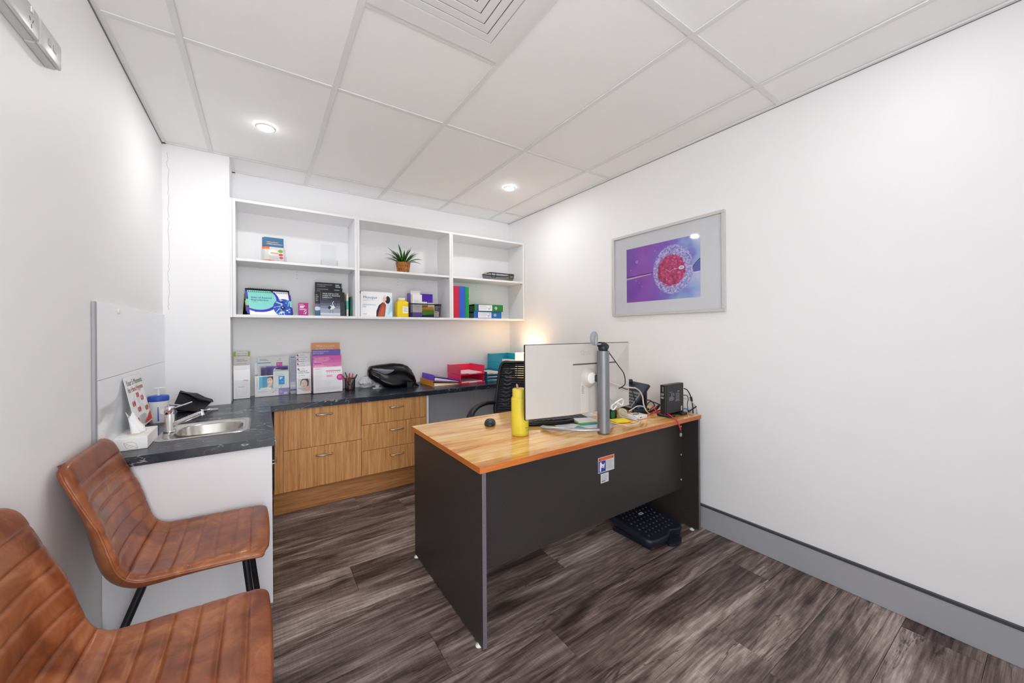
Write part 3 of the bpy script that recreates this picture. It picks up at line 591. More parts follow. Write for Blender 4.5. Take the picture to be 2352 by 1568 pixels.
# ================================================================== BENCH
ZT, ZU = .782, .744
wt_ = thing('worktop', 'L shaped dark slate laminate worktop with pale veins', 'worktop')
xs = [XL, -.345, -.17, -.075, .055, XR]; ys = [2.07, 2.335, 2.605, 2.955, 3.235, YB]
def inside(x, y):
    if x > .055 and y < 2.955: return False
    if x < -.17 and y > 3.235: return False
    if -.345 < x < -.075 and 2.335 < y < 2.605: return False
    return True
cell = {(i, j): inside((xs[i] + xs[i + 1]) / 2, (ys[j] + ys[j + 1]) / 2) for i in range(5) for j in range(5)}
bm = bmesh.new(); vd = {}
def gv(x, y, z):
    k = (round(x, 4), round(y, 4), z)
    if k not in vd: vd[k] = bm.verts.new((x, y, z))
    return vd[k]
for (i, j), ok in cell.items():
    if not ok: continue
    x0, x1, y0, y1 = xs[i], xs[i + 1], ys[j], ys[j + 1]
    bm.faces.new([gv(x0, y0, ZT), gv(x1, y0, ZT), gv(x1, y1, ZT), gv(x0, y1, ZT)]); bm.faces.new([gv(x0, y1, ZU), gv(x1, y1, ZU), gv(x1, y0, ZU), gv(x0, y0, ZU)])
    for di, dj, p, q in ((-1, 0, (x0, y1), (x0, y0)), (1, 0, (x1, y0), (x1, y1)), (0, -1, (x0, y0), (x1, y0)), (0, 1, (x1, y1), (x0, y1))):
        if not cell.get((i + di, j + dj), False): bm.faces.new([gv(*p, ZU), gv(*q, ZU), gv(*q, ZT), gv(*p, ZT)])
bmesh.ops.dissolve_limit(bm, angle_limit=.01, verts=bm.verts, edges=bm.edges)
ed = [e for e in bm.edges if len(e.link_faces) == 2 and abs(e.verts[0].co.z - ZT) < 1e-4 and abs(e.verts[1].co.z - ZT) < 1e-4 and e.calc_face_angle(0) > .5]
bmesh.ops.bevel(bm, geom=ed, offset=.003, segments=2, profile=.5, affect='EDGES')
MB().bm(bm, SLATE).build('stone_slab', wt_)
B('joint_line', (XL + .01, 2.9535, ZT), (.05, 2.9548, ZT + .0002), mat('joint_dark', '#181a20', .6), wt_)
# cabinets
YC = 2.985
HANDLE = mat('satin_nickel', '#b9b0a2', .25, 1.)
def dhandle(parent, x0, x1, z, y): T('handle', [(x0, y, z), (x0, y - .022, z), (x0 + .004, y - .027, z), (x1 - .004, y - .027, z), (x1, y - .022, z), (x1, y, z)], .0050, HANDLE, parent, 8)
cb = thing('drawer_cabinet', 'oak cabinet with two deep drawers beside the return bench', 'cabinet')
B('carcass', (.075, YC + .02, .176), (.632, 3.52, .742), WHITE_LAM, cb)
for z0, z1, hz in ((.178, .459, .397), (.462, .741, .686)):
    d = B('drawer', (.128, YC, z0), (.6315, YC + .018, z1), OAK, cb, .0008); dhandle(d, .328, .430, hz, YC)
B('filler_panel', (.0755, YC, .178), (.126, YC + .018, .741), OAK, cb, .0008)
cb2 = thing('drawer_cabinet', 'oak cabinet with three drawers next to the grey knee space', 'cabinet')
B('carcass', (.6335, YC + .02, .176), (1.15, 3.52, .742), WHITE_LAM, cb2)
for z0, z1, hz in ((.178, .363, .303), (.366, .562, .502), (.565, .741, .679)):
    d = B('drawer', (.6345, YC, z0), (1.149, YC + .018, z1), OAK, cb2, .0008); dhandle(d, .845, .951, hz, YC)
B('end_panel', (1.1505, YC - .002, .0), (1.168, 3.499, .742), WHITE_LAM, cb2, .001)
kb = tag(B('kickboard', (.07, 3.075, 0), (1.149, 3.093, .1755), OAKH, None, .0006), 'oak kickboard running under both drawer cabinets', 'kickboard')
kp = thing('modesty_wall_panel', 'grey panel lining the knee space under the dark worktop', 'panel')
B('panel_sheet', (1.169, 3.50, 0), (1.875, 3.515, .742), GREYLAM, kp); B('panel_sheet', (1.877, 3.50, 0), (2.35, 3.515, .742), GREYLAM, kp)
# return (sink) cabinet
rc = thing('sink_cabinet', 'white ended oak sink cabinet under the sink bench', 'cabinet')
B('end_panel', (XL + .001, 2.092, 0), (.044, 2.110, .742), PANEL, rc, .001)
for i in range(2):
    y0 = 2.112 + i * .43; d = B('door', (.026, y0, .178), (.044, y0 + .428, .742), OAK, rc, .0008)
    yh = 2.112 + .43 + (-.03 if i == 0 else .032)
    T('handle', [(.044, yh, .66), (.066, yh, .66), (.071, yh, .655), (.071, yh, .535), (.066, yh, .53), (.044, yh, .53)], .0042, HANDLE, d, 8)
B('back_panel', (XL + .001, 2.111, .12), (XL + .017, 3.2, .60), WHITE_LAM, rc); B('kickboard', (-.02, 2.112, 0), (-.004, 3.0, .172), OAKH, rc)
# sink
sk = thing('sink', 'small stainless steel sink with rounded bowl in the worktop', 'sink')
def sup(cx, cy, a, b, z, n=40, e=2.6): return [(cx + a * abs(math.cos(t_)) ** (2 / e) * (1 if math.cos(t_) >= 0 else -1), cy + b * abs(math.sin(t_)) ** (2 / e) * (1 if math.sin(t_) >= 0 else -1), z) for t_ in [2 * PI * i / n + PI / n for i in range(n)]]
cx, cy = -.21, 2.468
def rimr(x0, y0, x1, y1, z, e=9.): return sup((x0 + x1) / 2, (y0 + y1) / 2, (x1 - x0) / 2, (y1 - y0) / 2, z, 40, e)
SS = mat('stainless', '#c8c5bf', .2, 1.)
MB().loft([rimr(-.408, 2.285, -.045, 2.652, ZT + .0004), rimr(-.404, 2.289, -.049, 2.648, ZT + .004), rimr(-.396, 2.297, -.057, 2.640, ZT + .0035), rimr(-.388, 2.305, -.063, 2.632, ZT + .0018, 7), sup(cx, cy, .134, .134, ZT + .0015, 40, 3.2), sup(cx, cy, .130, .129, ZT - .006, 40, 3.0), sup(cx, cy, .122, .122, ZT - .09, 40, 2.8), sup(cx, cy, .10, .10, ZT - .118, 40, 2.6), sup(cx, cy, .03, .03, ZT - .124, 40, 2.2)], SS, True, None, False, True).build('bowl', sk)
MB().lathe([(.03, -.121), (.028, -.1195), (.006, -.1195)], CHROME, 20, None, (cx, cy, ZT)).build('drain', sk)
# tap
tp = thing('tap', 'chrome mixer tap with straight angled spout', 'tap', (-.373, 2.482, ZT + .004))
MB().lathe([(.025, 0), (.025, .006), (.0195, .009), (.0195, .085), (.0185, .086), (.0185, .088), (.0205, .089), (.0205, .118), (.0195, .122), (.004, .123)], CHROME, 28).build('body', tp)
T('lever', [(.015, .012, .112), (.075, .075, .126)], .0042, CHROME, tp, 10, flat=.8)
T('spout', [(.014, -.004, .034), (.115, -.03, .078)], .0115, CHROME, tp, 14); T('spout_tip', [(.113, -.0295, .077), (.128, -.0335, .0825), (.129, -.034, .070)], [.0115, .0105, .0095], CHROME, tp, 12)
B('temperature_mark', (-.006, -.0212, .098), (.006, -.0198, .104), P('#c23038'), tp)
# splashback
sb = thing('splashback', 'glossy pale grey splashback panel on the wall beside the sink', 'splashback')
GLOSS = mat('gloss_white_sheet', '#eceef1', .06, spec=.6)
B('panel_sheet', (XL + .0005, 2.025, 1.094), (XL + .008, YP - .001, 1.392), GLOSS, sb, .0006); B('panel_sheet', (XL + .0005, 2.025, ZT + .001), (XL + .008, YP - .001, 1.0925), GLOSS, sb, .0006)
B('edge_trim', (XL + .0005, 2.002, ZT + .001), (XL + .010, 2.0245, 1.393), mat('trim_grey', '#9fa0a6', .4), sb, .001)
MB().lathe([(.011, 0), (.011, .004), (.008, .0055), (.001, .006)], WHITE_PL, 20, Matrix.Translation((XL + .008, 2.285, 1.368)) @ Matrix.Rotation(PI / 2, 4, 'Y')).build('screw_cap', sb)
# tissue box
tx = thing('tissue_box', 'white tissue box with gold leaf print and a tissue pulled up', 'tissue box', (-.455, 2.300, ZT + .0005), .02)
GOLD = '#c79a5a'
B('carton', (-.052, -.108, 0), (.052, .112, .052), P('#f0efee'), tx, .0015)
s = Sheet(.104, .052)
def leafp(s, cx, cy, a, L_, c):
    p = []; ca, sa = math.cos(a), math.sin(a)
    for i in range(13): u = i / 12; x = u * L_; y = .3 * L_ * math.sin(PI * u); p.append((cx + x * ca - y * sa, cy + x * sa + y * ca))
    for i in range(13): u = 1 - i / 12; x = u * L_; y = -.3 * L_ * math.sin(PI * u); p.append((cx + x * ca - y * sa, cy + x * sa + y * ca))
    s.line(p, .0012, c); s.line([(cx, cy), (cx + L_ * ca, cy + L_ * sa)], .0012, c)
    for u in (.3, .5, .7): s.line([(cx + u * L_ * ca, cy + u * L_ * sa), (cx + (u + .15) * L_ * ca - .18 * L_ * sa, cy + (u + .15) * L_ * sa + .18 * L_ * ca)], .0009, c)
leafp(s, .075, .006, 2.6, .05, GOLD); s.build('box_print', tx, (-.052, -.108, 0), *FR)
s = Sheet(.104, .22); leafp(s, .01, .02, .5, .06, '#d3b68a'); leafp(s, .09, .05, 1.2, .05, '#d3b68a'); leafp(s, .02, .16, .3, .05, '#d3b68a'); leafp(s, .1, .2, 3.9, .05, '#c2b59a'); s.ell(.052, .115, .03, .07, '#d9d3c2', 30); s.build('lid_print', tx, (-.052, -.108, .052), (1, 0, 0), (0, 1, 0))
tm = MB(); rr_ = random.Random(2); rings = []
for k in range(9):
    u = k / 8; ring = []
    for i in range(22):
        a = 2 * PI * i / 22; q = (.024 + .004 * math.sin(a * 5 + k)) * (1 - .1 * u) * (1 + .25 * math.sin(3 * a + k * .6)); ring.append((q * math.cos(a) * (.45 + .5 * (1 - u)) - .022 * u * u, .01 + q * 1.25 * math.sin(a) - .012 * u, .05 + .085 * u + .012 * math.sin(2 * a + 1) * u))
    rings.append(ring)
tm.loft(rings, P('#f5f5f5', .8), True); o_ = tm.build('tissue', tx)
# hygiene poster
hp = thing('hygiene_poster', 'hand hygiene poster in clear stand leaning against the splashback', 'poster', (-.452, 2.335, ZT + .0005))
tilt = .185; Uv = Vector((0, 1, 0)); Vv = Vector((-math.sin(tilt), 0, math.cos(tilt))); W_, H_ = .28, .245
Mp = Matrix(((0, Vv.x, Uv.cross(Vv).x, -.009), (1, 0, 0, 0), (0, Vv.z, Uv.cross(Vv).z, .050), (0, 0, 0, 1)))
MB().box((-.012, -.002, -.003), (W_ + .012, H_ + .02, -.0005), ACRYL, 0, Mp).build('stand_back', hp); MB().box((.10, -.05, -.002), (W_ + .01, -.003, -.0005), ACRYL, 0, Mp).build('stand_leg', hp); B('stand_base', (-.003, .10, 0), (.045, W_ + .01, .003), ACRYL, hp)
MB().box((0, 0, 0), (W_, H_, .0012), PAPER, 0, Mp).build('paper_sheet', hp)
s = Sheet(W_, H_); s.text('Your 5 Moments', .022, .203, .0375, '#26242a', bold=.035).text('for Hand Hygiene', .022, .172, .0345, '#b5322f', bold=.035)
RED = '#c4213a'
s.poly(rrect(.085, .078, .20, .160, .02), '#d0d0d4').poly(rrect(.087, .080, .198, .158, .019), '#f3f3f3').ell(.145, .128, .03, .02, '#e2e2e4').ell(.165, .085, .04, .02, '#e4e4e6')
for n_, x, y in (('1', .14, .150), ('2', .055, .118), ('3', .115, .083), ('4', .20, .128), ('5', .235, .072)):
    s.rect(x - .018, y - .011, .034, .022, RED).poly([(x + .016, y + .017), (x + .03, y), (x + .016, y - .017)], RED, True).text(n_, x - .008, y - .008, .024, '#ffffff')
s.rect(.012, .008, .06, .042, '#cf3030').bars(.085, .052, .12, 8, .0055, '#6f6f74').poly([(.13, .006), (W_ - .004, .006), (W_ - .004, .05)], '#d8402f'); s.build('poster_print', hp, (0, 0, 0), Uv, Vv, step=.0001); [c_ for c_ in hp.children if c_.name.startswith('poster_print')][0].location = Uv.cross(Vv) * .0013 + Vector((-.009, 0, .050))
# tub with pump
tu = thing('wipes_tub', 'white tub with blue lid behind the hygiene poster', 'tub', (-.466, 2.80, ZT + .0005))
MB().lathe([(.037, 0), (.040, .004), (.042, .105), (.0425, .118)], WHITE_PL, 32).build('tub_body', tu); MB().lathe([(.0435, .118), (.0445, .122), (.044, .142), (.040, .147), (.004, .148)], P('#2d50b4', .4), 32).build('lid', tu)
pv = MB().lathe([(.006, .148), (.005, .185)], WHITE_PL, 12).build('pump', tu); MB().box((-.018, -.006, .184), (.032, .006, .191), WHITE_PL, .003).build('pump_head', pv)
s = Sheet(.05, .07); s.rect(0, 0, .05, .07, '#2a46c0').ell(.025, .045, .016, .014, '#ffffff').rect(.008, .01, .034, .006, '#dfe5ff'); lb_ = s.build('label', tu, (0, 0, 0), (1, 0, 0), (0, 1, 0))
for q in lb_.data.vertices: a = -.95 + (q.co.x - .025) / .045; q.co = Vector((.0432 * math.cos(a), .0432 * math.sin(a), .012 + q.co.y * 1.1))
# black pouch
bp = thing('black_pouch', 'black folded leather pouch with chrome rods behind the sink', 'pouch', (-.36, 3.06, ZT + .0005))
BL = mat('soft_black_leather', '#14151b', .42)
pouch = MB(); A = [(-.085, -.03, .03), (.055, -.06, 0), (.1, -.02, .055), (-.055, .0, .125)]; Bk = [(-.07, .05, .0), (.06, .06, 0), (.105, .04, .052), (-.05, .045, .12)]
pouch.loft([[Vector(p) for p in A], [Vector(p).lerp(Vector(q), .5) + Vector((0, 0, .012)) for p, q in zip(A, Bk)], [Vector(p) for p in Bk]], BL, False, None, True, True); pouch.build('pouch_body', bp)
fl_ = MB(); fl_.add([(-.058, -.004, .127), (-.01, -.035, .118), (.02, -.06, .098), (.108, -.028, .05), (.112, .0, .052), (.03, .0, .112), (-.05, .03, .126)], [(0, 1, 5, 6), (1, 2, 3, 4, 5)], mat('black_flap', '#0e0f14', .5)); fl_.add([(-.01, -.035, .118), (.02, -.06, .098), (.04, -.062, .08), (.108, -.028, .05)], [(0, 1, 2, 3)], BL); fl_.build('flap', bp)
T('metal_rod', [(-.11, -.045, .065), (-.03, -.075, .052)], .0055, CHROME, bp, 10); T('metal_loop', [(.055, -.065, .012), (.10, -.06, .006), (.135, -.045, .006), (.135, -.02, .006), (.08, -.02, .008)], .0042, CHROME, bp, 8)
# ================================================================== LEAFLETS ON BENCH
zc = ZT + .0005; GL = 'leaflets on the back bench'
holder('leaflet_holder', 'narrow clear leaflet holder against the white wall corner', -.166, -.062, 3.405, 3.47, zc, .30, .22, group='clear leaflet holders')
def lf_green(s, w_, h): s.rect(0, 0, w_, h, '#dcdbd6').rect(0, h - .038, .014, .038, '#93b028').rect(w_ - .014, h - .038, .014, .038, '#93b028', True).text('How to use the', w_ * .16, h - .018, .0102, '#3d4250', bold=.02).text('PUREGON PEN', w_ * .16, h - .031, .0098, '#3d4250', bold=.02)
def lf_org(s, w_, h): s.rect(0, 0, w_, h, '#d3cfcb').text('How to use', w_ * .18, h - .025, .0102, '#3d4250', bold=.02).text('ORGALUTRAN', w_ * .18, h - .037, .0098, '#3d4250', bold=.02).text('A guide for patients', w_ * .18, h - .056, .0078, '#55565c')
def lf_ovi(s, w_, h):
    s.rect(0, 0, w_, h, '#f4f3f3').text('-USING OVIDREL-', w_ * .1, h - .034, .0088, '#9aa0a6').line([(w_ * .1, h * .52), (w_ * .3, h * .56), (w_ * .5, h * .53), (w_ * .9, h * .50)], .0012, '#b9b9be').line([(w_ * .6, h * .55), (w_ * .9, h * .535)], .004, '#b53a4c').line([(w_ * .15, h * .3), (w_ * .22, h * .06), (w_ * .75, h * .06), (w_ * .82, h * .3)], .0012, '#c2c2c8').rect(w_ * .28, h * .34, w_ * .4, .004, '#c9cacf')
    for k in range(4): s.rect(w_ * .25, h * (.25 - k * .045), w_ * .5, .0009, '#c6c6cb', k > 0)
leaflet('patient_leaflet', 'rear leaflet with green corner marks, how to use the pen', 'leaflet', -.164, -.064, 3.45, zc + .004, .345, .003, .02, '#dcdbd6', lf_green, GL)
leaflet('patient_leaflet', 'middle beige leaflet titled a guide for patients', 'leaflet', -.164, -.064, 3.435, zc + .004, .31, .003, .02, '#d3cfcb', lf_org, GL)
leaflet('patient_leaflet', 'white front leaflet with line drawing of hands, narrow left holder', 'leaflet', -.164, -.064, 3.412, zc + .004, .245, .004, .02, '#f4f3f3', lf_ovi, GL)
holder('leaflet_holder', 'wide clear holder with tilted woman portrait and purple leaflets', -.036, .190, 3.415, 3.48, zc, .255, .13, group='clear leaflet holders')
def lf_wht(s, w_, h): s.rect(0, 0, w_, h, '#d9dbdb').bars(.012, h - .016, .06, 2, .009, '#6a6d72').rect(0, h - .045, w_, .006, '#2c8fc0').bars(.012, h - .07, .075, 22, .0075, '#9a9ca2')
def lf_pnk(s, w_, h): s.rect(0, 0, w_, h, '#d5d7d4').ell(w_ / 2, h - .02, .006, .006, '#b9bcb9').bars(w_ * .3, h - .034, w_ * .4, 1, .01, '#a9aba9').rect(w_ * .3, h - .098, w_ * .34, .052, '#c23a92').line([(w_ * .5, h - .09), (w_ * .6, h - .06)], .004, '#f0d4e6').bars(w_ * .34, h - .056, .02, 3, .006, '#e6a6cc')
def lf_pur(s, w_, h): s.rect(0, 0, w_, h, '#4b3a86').rect(w_ * .08, h * .1, w_ * .5, h * .8, '#2e2550').rect(0, h - .008, w_, .008, '#8a78c0', True)
def lf_pur2(s, w_, h): s.rect(0, 0, w_, h, '#5c479c').ell(w_ * .3, h - .03, .025, .02, '#cfc6e6').ell(w_ * .55, h - .018, .04, .008, '#2c2454').ell(w_ * .85, h - .02, .02, .01, '#3d3070', nl=True)
def lf_lady(s, w_, h):
    s.rect(0, 0, w_, h, '#f1f0f2').rect(w_ * .17, h * .35, w_ * .8, h * .6, '#2f9ac4').rect(w_ * .55, h * .35, w_ * .42, h * .6, '#4a4a52').rect(w_ * .17, h * .35, w_ * .14, h * .6, '#5fb9d8', True)
    s.poly([(w_ * .52, h * .86), (w_ * .62, h * .95), (w_ * .78, h * .93), (w_ * .86, h * .8), (w_ * .88, h * .55), (w_ * .8, h * .46), (w_ * .7, h * .5), (w_ * .56, h * .78)], '#5d3a2c').ell(w_ * .8, h * .62, w_ * .06, h * .16, '#7b5240')
    s.poly([(w_ * .52, h * .84), (w_ * .6, h * .9), (w_ * .7, h * .87), (w_ * .745, h * .75), (w_ * .73, h * .62), (w_ * .66, h * .53), (w_ * .585, h * .53), (w_ * .545, h * .6), (w_ * .515, h * .70)], '#e8bfa8').poly([(w_ * .64, h * .54), (w_ * .73, h * .64), (w_ * .76, h * .48), (w_ * .66, h * .46)], '#cf9f88')
    s.poly([(w_ * .52, h * .35), (w_ * .58, h * .46), (w_ * .74, h * .53), (w_ * .9, h * .46), (w_ * .96, h * .35)], '#4f9c8c').poly([(w_ * .5, h * .42), (w_ * .54, h * .54), (w_ * .62, h * .56), (w_ * .66, h * .5), (w_ * .58, h * .40)], '#e2b59d')
    for ex, ey in ((.56, .74), (.655, .755)): s.ell(w_ * ex, h * ey, .0045, .0022, '#3b2622', 12, nl=ex > .6)
    s.line([(w_ * .53, h * .78), (w_ * .59, h * .785)], .0016, '#5a3a2c').line([(w_ * .63, h * .79), (w_ * .69, h * .785)], .0016, '#5a3a2c').line([(w_ * .595, h * .74), (w_ * .575, h * .67), (w_ * .595, h * .665)], .0014, '#c98f78').ell(w_ * .595, h * .605, .006, .0026, '#b8525a', 14)
    s.ell(w_ * .45, h * .38, w_ * .25, h * .05, '#f3efe9').bars(w_ * .12, h * .24, w_ * .45, 2, .006, '#c9b6cc').line([(w_ * .72, h * .12), (w_ * .78, h * .2), (w_ * .9, h * .26)], .003, '#cf4a8c')
    for k in range(10): s.rect(w_ * .07, h * (.38 + k * .055), w_ * .05, .0022, '#3f7f92', k > 0)
def lf_pad(s, w_, h): s.rect(0, 0, w_, h, '#d3dbd9').rect(0, h - .010, w_, .010, '#a9bab6').bars(w_ * .15, h - .028, w_ * .7, 1, .006, '#b6c2bf').bars(w_ * .2, h - .04, w_ * .6, 1, .006, '#8b9a98').rect(w_ * .34, h * .2, w_ * .38, h * .46, '#1f8fd0').ell(w_ * .45, h * .55, .005, .009, '#e9f4fb').ell(w_ * .54, h * .57, .004, .007, '#e9f4fb', nl=True).bars(w_ * .5, h * .36, .016, 2, .006, '#9fd0ee').bars(w_ * .3, h * .14, w_ * .42, 1, .006, '#8fa09e').ell(w_ * .5, h * .06, .004, .004, '#9aa6a4')
def lf_lil(s, w_, h): s.rect(0, 0, w_, h, '#a88fd2').rect(w_ * .5, h * .12, w_ * .35, h * .28, '#e6dff2').bars(w_ * .08, h * .6, w_ * .3, 3, .007, '#d9cdec')
leaflet('patient_leaflet', 'pale leaflet with a blue line at the rear left of the wide holder', 'leaflet', -.016, .088, 3.455, zc + .004, .295, .003, .03, '#d9dbdb', lf_wht, GL)
leaflet('patient_leaflet', 'pale leaflet showing a magenta booklet, rear right of the wide holder', 'leaflet', .070, .186, 3.448, zc + .004, .30, .003, .03, '#d5d7d4', lf_pnk, GL)
leaflet('patient_leaflet', 'dark purple leaflet left of the other purple ones, wide holder', 'leaflet', .004, .046, 3.44, zc + .004, .222, .003, .03, '#4b3a86', lf_pur, GL)
leaflet('patient_leaflet', 'dark purple leaflet in the middle of the wide holder', 'leaflet', .038, .086, 3.436, zc + .004, .228, .003, .03, '#4b3a86', lf_pur, GL)
leaflet('patient_leaflet', 'purple leaflet with pale disc behind the mint pad', 'leaflet', .078, .182, 3.432, zc + .004, .224, .003, .03, '#5c479c', lf_pur2, GL)
leaflet('patient_leaflet', 'lilac leaflet low at the right of the wide holder', 'leaflet', .118, .186, 3.422, zc + .004, .055, .003, .02, '#a88fd2', lf_lil, GL)
leaflet('patient_leaflet', 'leaflet with a woman resting her chin, front of the wide holder', 'leaflet', -.034, .118, 3.419, zc + .004, .158, .002, .02, '#f1f0f2', lf_lady, GL)
leaflet('notepad', 'mint paper pad with a blue booklet picture hung on the wide holder', 'notepad', .082, .186, 3.402, zc + .06, .14, .008, .03, '#d3dbd9', lf_pad)
holder('leaflet_holder', 'narrow clear holder with a single grey purple printed leaflet', .196, .246, 3.425, 3.47, zc, .30, .10, group='clear leaflet holders')
leaflet('patient_leaflet', 'grey leaflet of dense purple print behind the baby leaflets', 'leaflet', .198, .244, 3.45, zc + .004, .305, .002, .03, '#b9bac8', lambda s, w_, h: s.rect(0, 0, w_, h, '#b5b6c6').bars(.004, h - .02, w_ * .8, 1, .01, '#54459c', .006).bars(.004, h - .04, w_ * .85, 24, .0085, '#7f80a0').rect(0, .022, w_, .012, '#4a3f98'), GL)
hq = holder('leaflet_holder', 'clear tiered holder with leaflets of a mother and baby', .236, .345, 3.372, 3.45, zc, .31, .12, group='clear leaflet holders')
def logo(s, x, y): s.ell(x, y, .009, .009, '#8d2460', 16).ell(x + .004, y + .002, .005, .005, '#ececee', 12)
def lf_top(ttl, c):
    def f(s, w_, h): s.rect(0, 0, w_, h, '#dcdce0'); logo(s, .013, h - .014); s.bars(.028, h - .017, .042, 1, .01, '#b5b5be', .006).text(ttl, .006, h - .034, .0105, c, bold=.03)
    return f
def lf_baby(s, w_, h):
    s.rect(0, 0, w_, h, '#f1f1f2'); logo(s, .014, h - .022); s.bars(.03, h - .024, .04, 1, .01, '#c9c9d2', .005).text('Thinking of', .012, h - .042, .0135, '#33343c', bold=.03).text('having a baby?', .010, h - .056, .0135, '#33343c', bold=.03).ell(.018, h - .075, .005, .005, '#c9ccd2').bars(.026, h - .077, .04, 1, .01, '#c4c7cf', .006).rect(.008, h - .09, w_ * .85, .0015, '#a7d0b6')
    X0, Y0, W1, H1 = .006, .008, w_ - .012, h - .108
    q = lambda a, b: (X0 + a * W1, Y0 + b * H1)
    s.rect(X0, Y0, W1, H1, '#c4babb').poly([q(.2, .55), q(.22, .85), q(.4, 1), q(.8, 1), q(.9, .8), q(.86, .5), q(.6, .4)], '#3f2b28')
    s.poly([q(.26, .62), q(.32, .86), q(.5, .93), (q(.7, .9)), q(.8, .72), q(.74, .5), q(.56, .36), q(.42, .38), q(.3, .48)], '#e7c2b2').poly([q(.5, .98), q(.78, .96), q(.84, .7), q(.78, .66), q(.7, .84)], '#4a332e')
    for a in (.40, .62): s.line([q(a - .06, .68), q(a, .655), q(a + .06, .675)], .0014, '#4f312b'); s.line([q(a - .06, .745), q(a + .05, .755)], .0015, '#6a463c')
    s.line([q(.5, .68), q(.47, .56), q(.51, .55)], .0013, '#c4907e').ell(q(.48, .46)[0], q(.48, .46)[1], .007, .0026, '#b05a5c', 14)
    s.poly([q(.45, .18), q(.5, .36), q(.66, .44), q(.86, .42), q(.98, .3), q(.98, .1), q(.7, .06), q(.52, .1)], '#e9bdb2').ell(q(.55, .27)[0], q(.55, .27)[1], .005, .003, '#cf8e84', 12).line([q(.6, .33), q(.67, .32)], .0012, '#8c5a52').rect(X0, Y0, W1, H1 * .12, '#efe9ea').poly([q(0, 0), q(0, .3), q(.2, .26), q(.5, .1), q(.6, 0)], '#f3eff0')
    s.ell(w_ * .2, h * .1, .012, .01, '#e9e9ec')
leaflet('patient_leaflet', 'rearmost white leaflet with a maroon swirl and red title line', 'leaflet', .238, .337, 3.435, zc + .004, .318, .003, .03, '#dcdce0', lf_top('Miscarriage: Rare', '#8d2438'), GL)
leaflet('patient_leaflet', 'second white leaflet with a maroon swirl, thinking of', 'leaflet', .238, .337, 3.420, zc + .004, .285, .003, .03, '#dcdce0', lf_top('Thinking of', '#33343c'), GL)
leaflet('patient_leaflet', 'third white leaflet with only a maroon swirl showing', 'leaflet', .238, .337, 3.405, zc + .004, .250, .003, .03, '#dcdce0', lf_top('having a baby', '#9a9aa4'), GL)
leaflet('patient_leaflet', 'front leaflet with a photo of a mother kissing her baby', 'leaflet', .238, .337, 3.380, zc + .004, .218, .004, .03, '#f1f1f2', lf_baby, GL)
holder('leaflet_holder', 'tall clear tiered holder with orange, purple and pink sheets', .345, .572, 3.335, 3.44, zc, .34, .15, group='clear leaflet holders')
def lf_or(s, w_, h): s.rect(0, 0, w_, h, '#d8935c').text('What you need', .03, h - .033, .022, '#f7e9dc', bold=.02).text('to know about', .03, h - .055, .022, '#f7e9dc', bold=.02)
def lf_un(s, w_, h): s.rect(0, 0, w_, h, '#6f58ae').text('Understanding factors', .006, h - .02, .0132, '#efeaf8', bold=.03).text('that may affect', .006, h - .034, .0132, '#efeaf8', bold=.03).bars(.04, h - .048, .06, 1, .01, '#9a63b8', .005)
def lf_me(s, w_, h):
    s.rect(0, 0, w_, h, '#e795c1')
    for i, c in enumerate(('#c8509a', '#d064a6', '#d878b1', '#e08abb')): s.rect(0, h - .035 - i * .022, w_, .035 if i == 0 else .023, c, i > 0)
    for i, l_ in enumerate(('What medications may be', 'needed during my Assisted', 'Reproductive Treatment', '(ART) process')): s.text(l_, .008, h - .02 - i * .011, .0105, '#fbeaf4', bold=.03)
    s.bars(.008, h - .064, .07, 1, .01, '#a33a9c', .006).bars(.012, h - .08, .09, 2, .007, '#f6d4e6').bars(.15, h - .085, .035, 1, .01, '#b94aa0', .004)
def lf_sh(s, w_, h):
    s.rect(0, 0, w_, h, '#f3f0f3').bars(.012, h - .012, .055, 2, .006, '#dc9bb4').bars(.012, h - .03, .055, 14, .0065, '#e3dde2').rect(.09, h - .036, .11, .006, '#c93a86')
    for k in range(7): s.ell(.1 + k * .0155, h - .047, .003, .003, '#c23a88' if k % 3 else '#8a6ab8', 10, nl=k > 0)
    s.rect(.095, h - .082, .043, .018, '#f0a9c8').bars(.012, h - .115, .13, 6, .008, '#e6dfe6').ell(w_ - .016, h - .088, .028, .026, '#dc2f9a', 30).bars(w_ - .032, h - .078, .028, 4, .006, '#f4b3dc').bars(.012, .04, .19, 4, .007, '#ddd8df')
leaflet('patient_leaflet', 'tall orange sheet reading what you need to know about', 'leaflet', 0.346, .556, 3.414, zc + .004, .40, .006, .02, '#c98650', lf_or, GL)
leaflet('patient_leaflet', 'purple sheet about understanding factors', 'leaflet', .347, .558, 3.395, zc + .004, .345, .004, .03, '#6f58ae', lf_un, GL)
leaflet('patient_leaflet', 'pink sheet about medications', 'leaflet', .349, .561, 3.370, zc + .004, .295, .004, .03, '#e795c1', lf_me, GL)
leaflet('patient_leaflet', 'white sheet with a hot pink circle at the front of the tall holder', 'leaflet', .350, .563, 3.343, zc + .004, .205, .003, .03, '#f3f0f3', lf_sh, GL)
